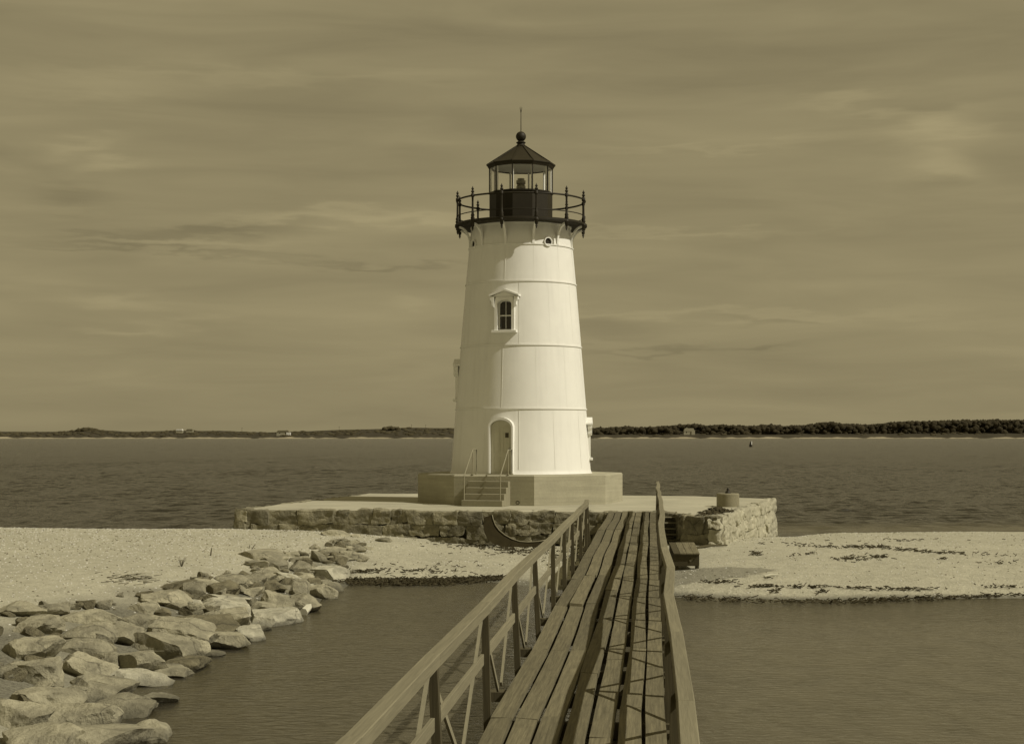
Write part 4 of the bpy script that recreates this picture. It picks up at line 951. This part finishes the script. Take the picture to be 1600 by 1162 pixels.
for k in range(60):
    xp = rr.gauss(200, 22); yp = rr.gauss(905, 4); g = hit(xp, yp)
    a = rr.uniform(-.5, .5); l_ = rr.uniform(.08, .3); mb.tube([g+Vector((0,0,.01)), g+Vector((l_*math.cos(a), l_*math.sin(a)*2, rr.uniform(.01, .05)))], [.008,.004], 4)
o = mb.obj('twigs', DARKW); tag(o, 'dark twigs scattered on the sand of the left beach', 'twigs', kind='stuff')

# ------------------------------------------------------------------ footbridge
BD = math.atan(219/F); fwd = Vector((math.sin(BD), math.cos(BD), 0)); rgt = Vector((math.cos(BD), -math.sin(BD), 0))
# local frame: x across (0 = under the camera), y along, z up from the deck
FB = empty('footbridge', (0, 0, ZD), -BD); tag(FB, 'long weathered plank footbridge with timber railings running to the lighthouse platform', 'footbridge')
cosB = math.cos(BD); rr = random.Random(12)
END = 56.4
# planks
def plank(w, Ln, warp, seed, th=.05):
    r2 = random.Random(seed); n = 7; vs = []; fs = []
    bow = r2.uniform(-warp, warp); tw = r2.uniform(-.008, .008); sag = r2.uniform(-.010, .008)
    for k in range(n+1):
        t = k/n; y = t*Ln; ox = bow*math.sin(math.pi*t) + r2.uniform(-.002, .002); oz = sag*math.sin(math.pi*t)
        for (sx, sz) in ((-1, -1), (1, -1), (1, 1), (-1, 1)):
            cx = .004 if sz > 0 else 0
            vs.append((ox + sx*(w/2 - cx), y, oz + (0 if sz > 0 else -th) + sx*tw*(2*t-1)))
    for k in range(n):
        b = k*4
        for q in range(4): fs.append((b+q, b+(q+1) % 4, b+4+(q+1) % 4, b+4+q))
    fs += [(3, 2, 1, 0), (n*4, n*4+1, n*4+2, n*4+3)]
    m = MB(); m.add(vs, fs); return m.mesh('plank')
# left edge of each plank line, width, joints along the bridge
lines = [(-1.50,.205),(-1.262,.205),(-1.020,.205),(-.780,.200),(-.545,.205),(-.300,.205),(-.062,.190)]
joints = [[0,5.1,10.2,14.9,19.7,24.8,29.6,34.8,40.0,45.2,50.8,END],[0,4.4,9.3,14.9,19.7,24.9,30.4,35.0,40.0,45.3,50.8,END],[0,5.1,10.0,15.0,19.7,25.2,30.3,35.2,40.2,45.4,50.9,END],
          [0,3.0,8.0,13.1,17.8,22.6,27.5,32.6,37.6,42.8,48.0,53.0,END],[0,4.0,9.2,14.0,18.9,23.7,28.6,33.8,38.7,43.9,49.3,END],[0,5.0,10.1,15.6,20.0,24.9,29.8,35.0,40.1,45.1,50.2,END],[0,4.5,9.4,14.2,18.4,23.4,28.4,33.6,38.6,43.7,49.0,END]]
def wobf(y): return .022*math.sin(y*.62 + 1) + .012*math.sin(y*1.37)
for i, ((x0, w), js) in enumerate(zip(lines, joints)):
    for k in range(len(js)-1):
        a, b = js[k]+.006, js[k+1]-.006; wa = wobf(a) + rr.uniform(-.004, .004); wb = wobf(b) + rr.uniform(-.004, .004)
        me = plank(w + rr.uniform(-.008, .006), b-a, .008, i*50+k)
        z = rr.uniform(-.008, .006)
        o = link('plank', me, WOOD, FB, (x0 + w/2 + wa, a, z), (0, 0, -(wb-wa)/(b-a)))
        if i == 1 and abs(js[k]-24.9) < .1:
            o.location.z = .045; o.location.y -= .12; o.rotation_euler = (-.007, 0, 0); o['label'] = 'plank whose near end stands proud of the deck'
# railings
def post_z(): return 0
left_posts = [1.6,5.0,8.35,11.7,15.15,18.6,22.0,25.3,28.6,31.6,35.2,37.8,39.9]
right_posts = [3.1,6.4,9.7,13.0,16.3,19.6,22.9,26.2,29.5,32.8,36.1,39.4,42.7,46.0,49.3,52.6,55.8]
def railing(posts, xb, side, yend):
    jog = {}
    for k, y in enumerate(posts):
        jx = rr.uniform(-.025, .025); jz = rr.uniform(-.012, .02); lean = side*rr.uniform(.02, .06)
        jog[k] = (xb + lean + jx, .99 + jz)
        h = .99 + jz - .052
        MB().bar((xb+rr.uniform(-.01,.01), y, -.42), (xb + lean + jx, y, h), .068, .09, up=Vector((0,1,0))).obj('post', POSTW, FB)
    tops = [(jog[k][0], posts[k], jog[k][1]) for k in range(len(posts))]
    tops = [(tops[0][0], tops[0][1]-1.6, tops[0][2])] + tops
    if side > 0: tops.append((tops[-1][0]+.0, yend, tops[-1][2]))
    for k in range(len(tops)-1):
        a, b = Vector(tops[k]), Vector(tops[k+1]); e = (b-a).normalized()
        if k == 0 or k % 1 == 0:
            dz = rr.uniform(-.004, .004)
            m = MB().bar((0,0,0), (0,(b-a).length - .004,0), .105, .10); 
            o = m.obj('handrail', RAILW, FB, loc=a + Vector((0,0,dz)), bevel=.006)
            o.rotation_euler = (math.asin(e.z), 0, -math.atan2(e.x, e.y))
        # mid rail on the outer face of the posts
        dz = rr.uniform(-.008, .008); m = MB().bar((0,0,0), (0,(b-a).length - .01,0), .032, .105)
        o = m.obj('mid_rail', RAILW, FB, loc=Vector((xb + side*.055, a.y, .52+dz)), rot=(rr.uniform(-.006,.006), 0, 0), bevel=.003)
    # crossbeams under the posts, outriggers and laths
    for k in range(len(posts)):
        y = posts[k]
        for sgn in (-1, 1):
            ym = y + sgn*1.55
            if ym > yend - .1 or ym < .3: continue
            MB().bar((xb + side*.06, ym, -.02), (jog[k][0] + side*.03, y + sgn*.03, .90), .022, .055, up=Vector((0,sgn,.3))).obj('lath', LATHW, FB)
        ym = (y + posts[k+1])/2 if k+1 < len(posts) else None
        if ym: MB().box(xb + (-.16 if side < 0 else -.02), xb + (.02 if side < 0 else .16), ym-.10, ym+.10, -.062-.10, -.062).obj('outrigger', POSTW, FB)
railing(left_posts, -1.545, -1, 40.2)
railing(right_posts, .150, 1, 56.2)
MB().bar((.16, 56.3, -.2), (.20, 56.3, 1.06), .09, .10, up=Vector((0,1,0))).obj('end_post', LATHW, FB)
# joists, crossbeams and piles
for y in np.arange(.2, 56.2, 1.65):
    MB().box(-1.52, .16, y-.05, y+.05, -.20, -.058).obj('crossbeam', PILEW, FB)
for x in (-1.30, -.68, -.05):
    MB().box(x-.06, x+.06, 0, 55.9, -.46, -.205).obj('joist', PILEW, FB)
for y in np.arange(3.2, 55, 6.6):
    for x in (-1.35, -.02):
        wp = rgt*x + fwd*y; MB().tube([(x, y, -2.9), (x, y, -.465)], .11, 12).obj('pile', PILEW, FB, smooth=40)
    MB().box(-1.75, .40, y-.08, y+.08, -.66, -.47).obj('pile_cap', PILEW, FB)
    MB().bar((-1.35, y+.13, -2.0), (-.02, y+.13, -.7), .04, .12).obj('cross_brace', PILEW, FB)
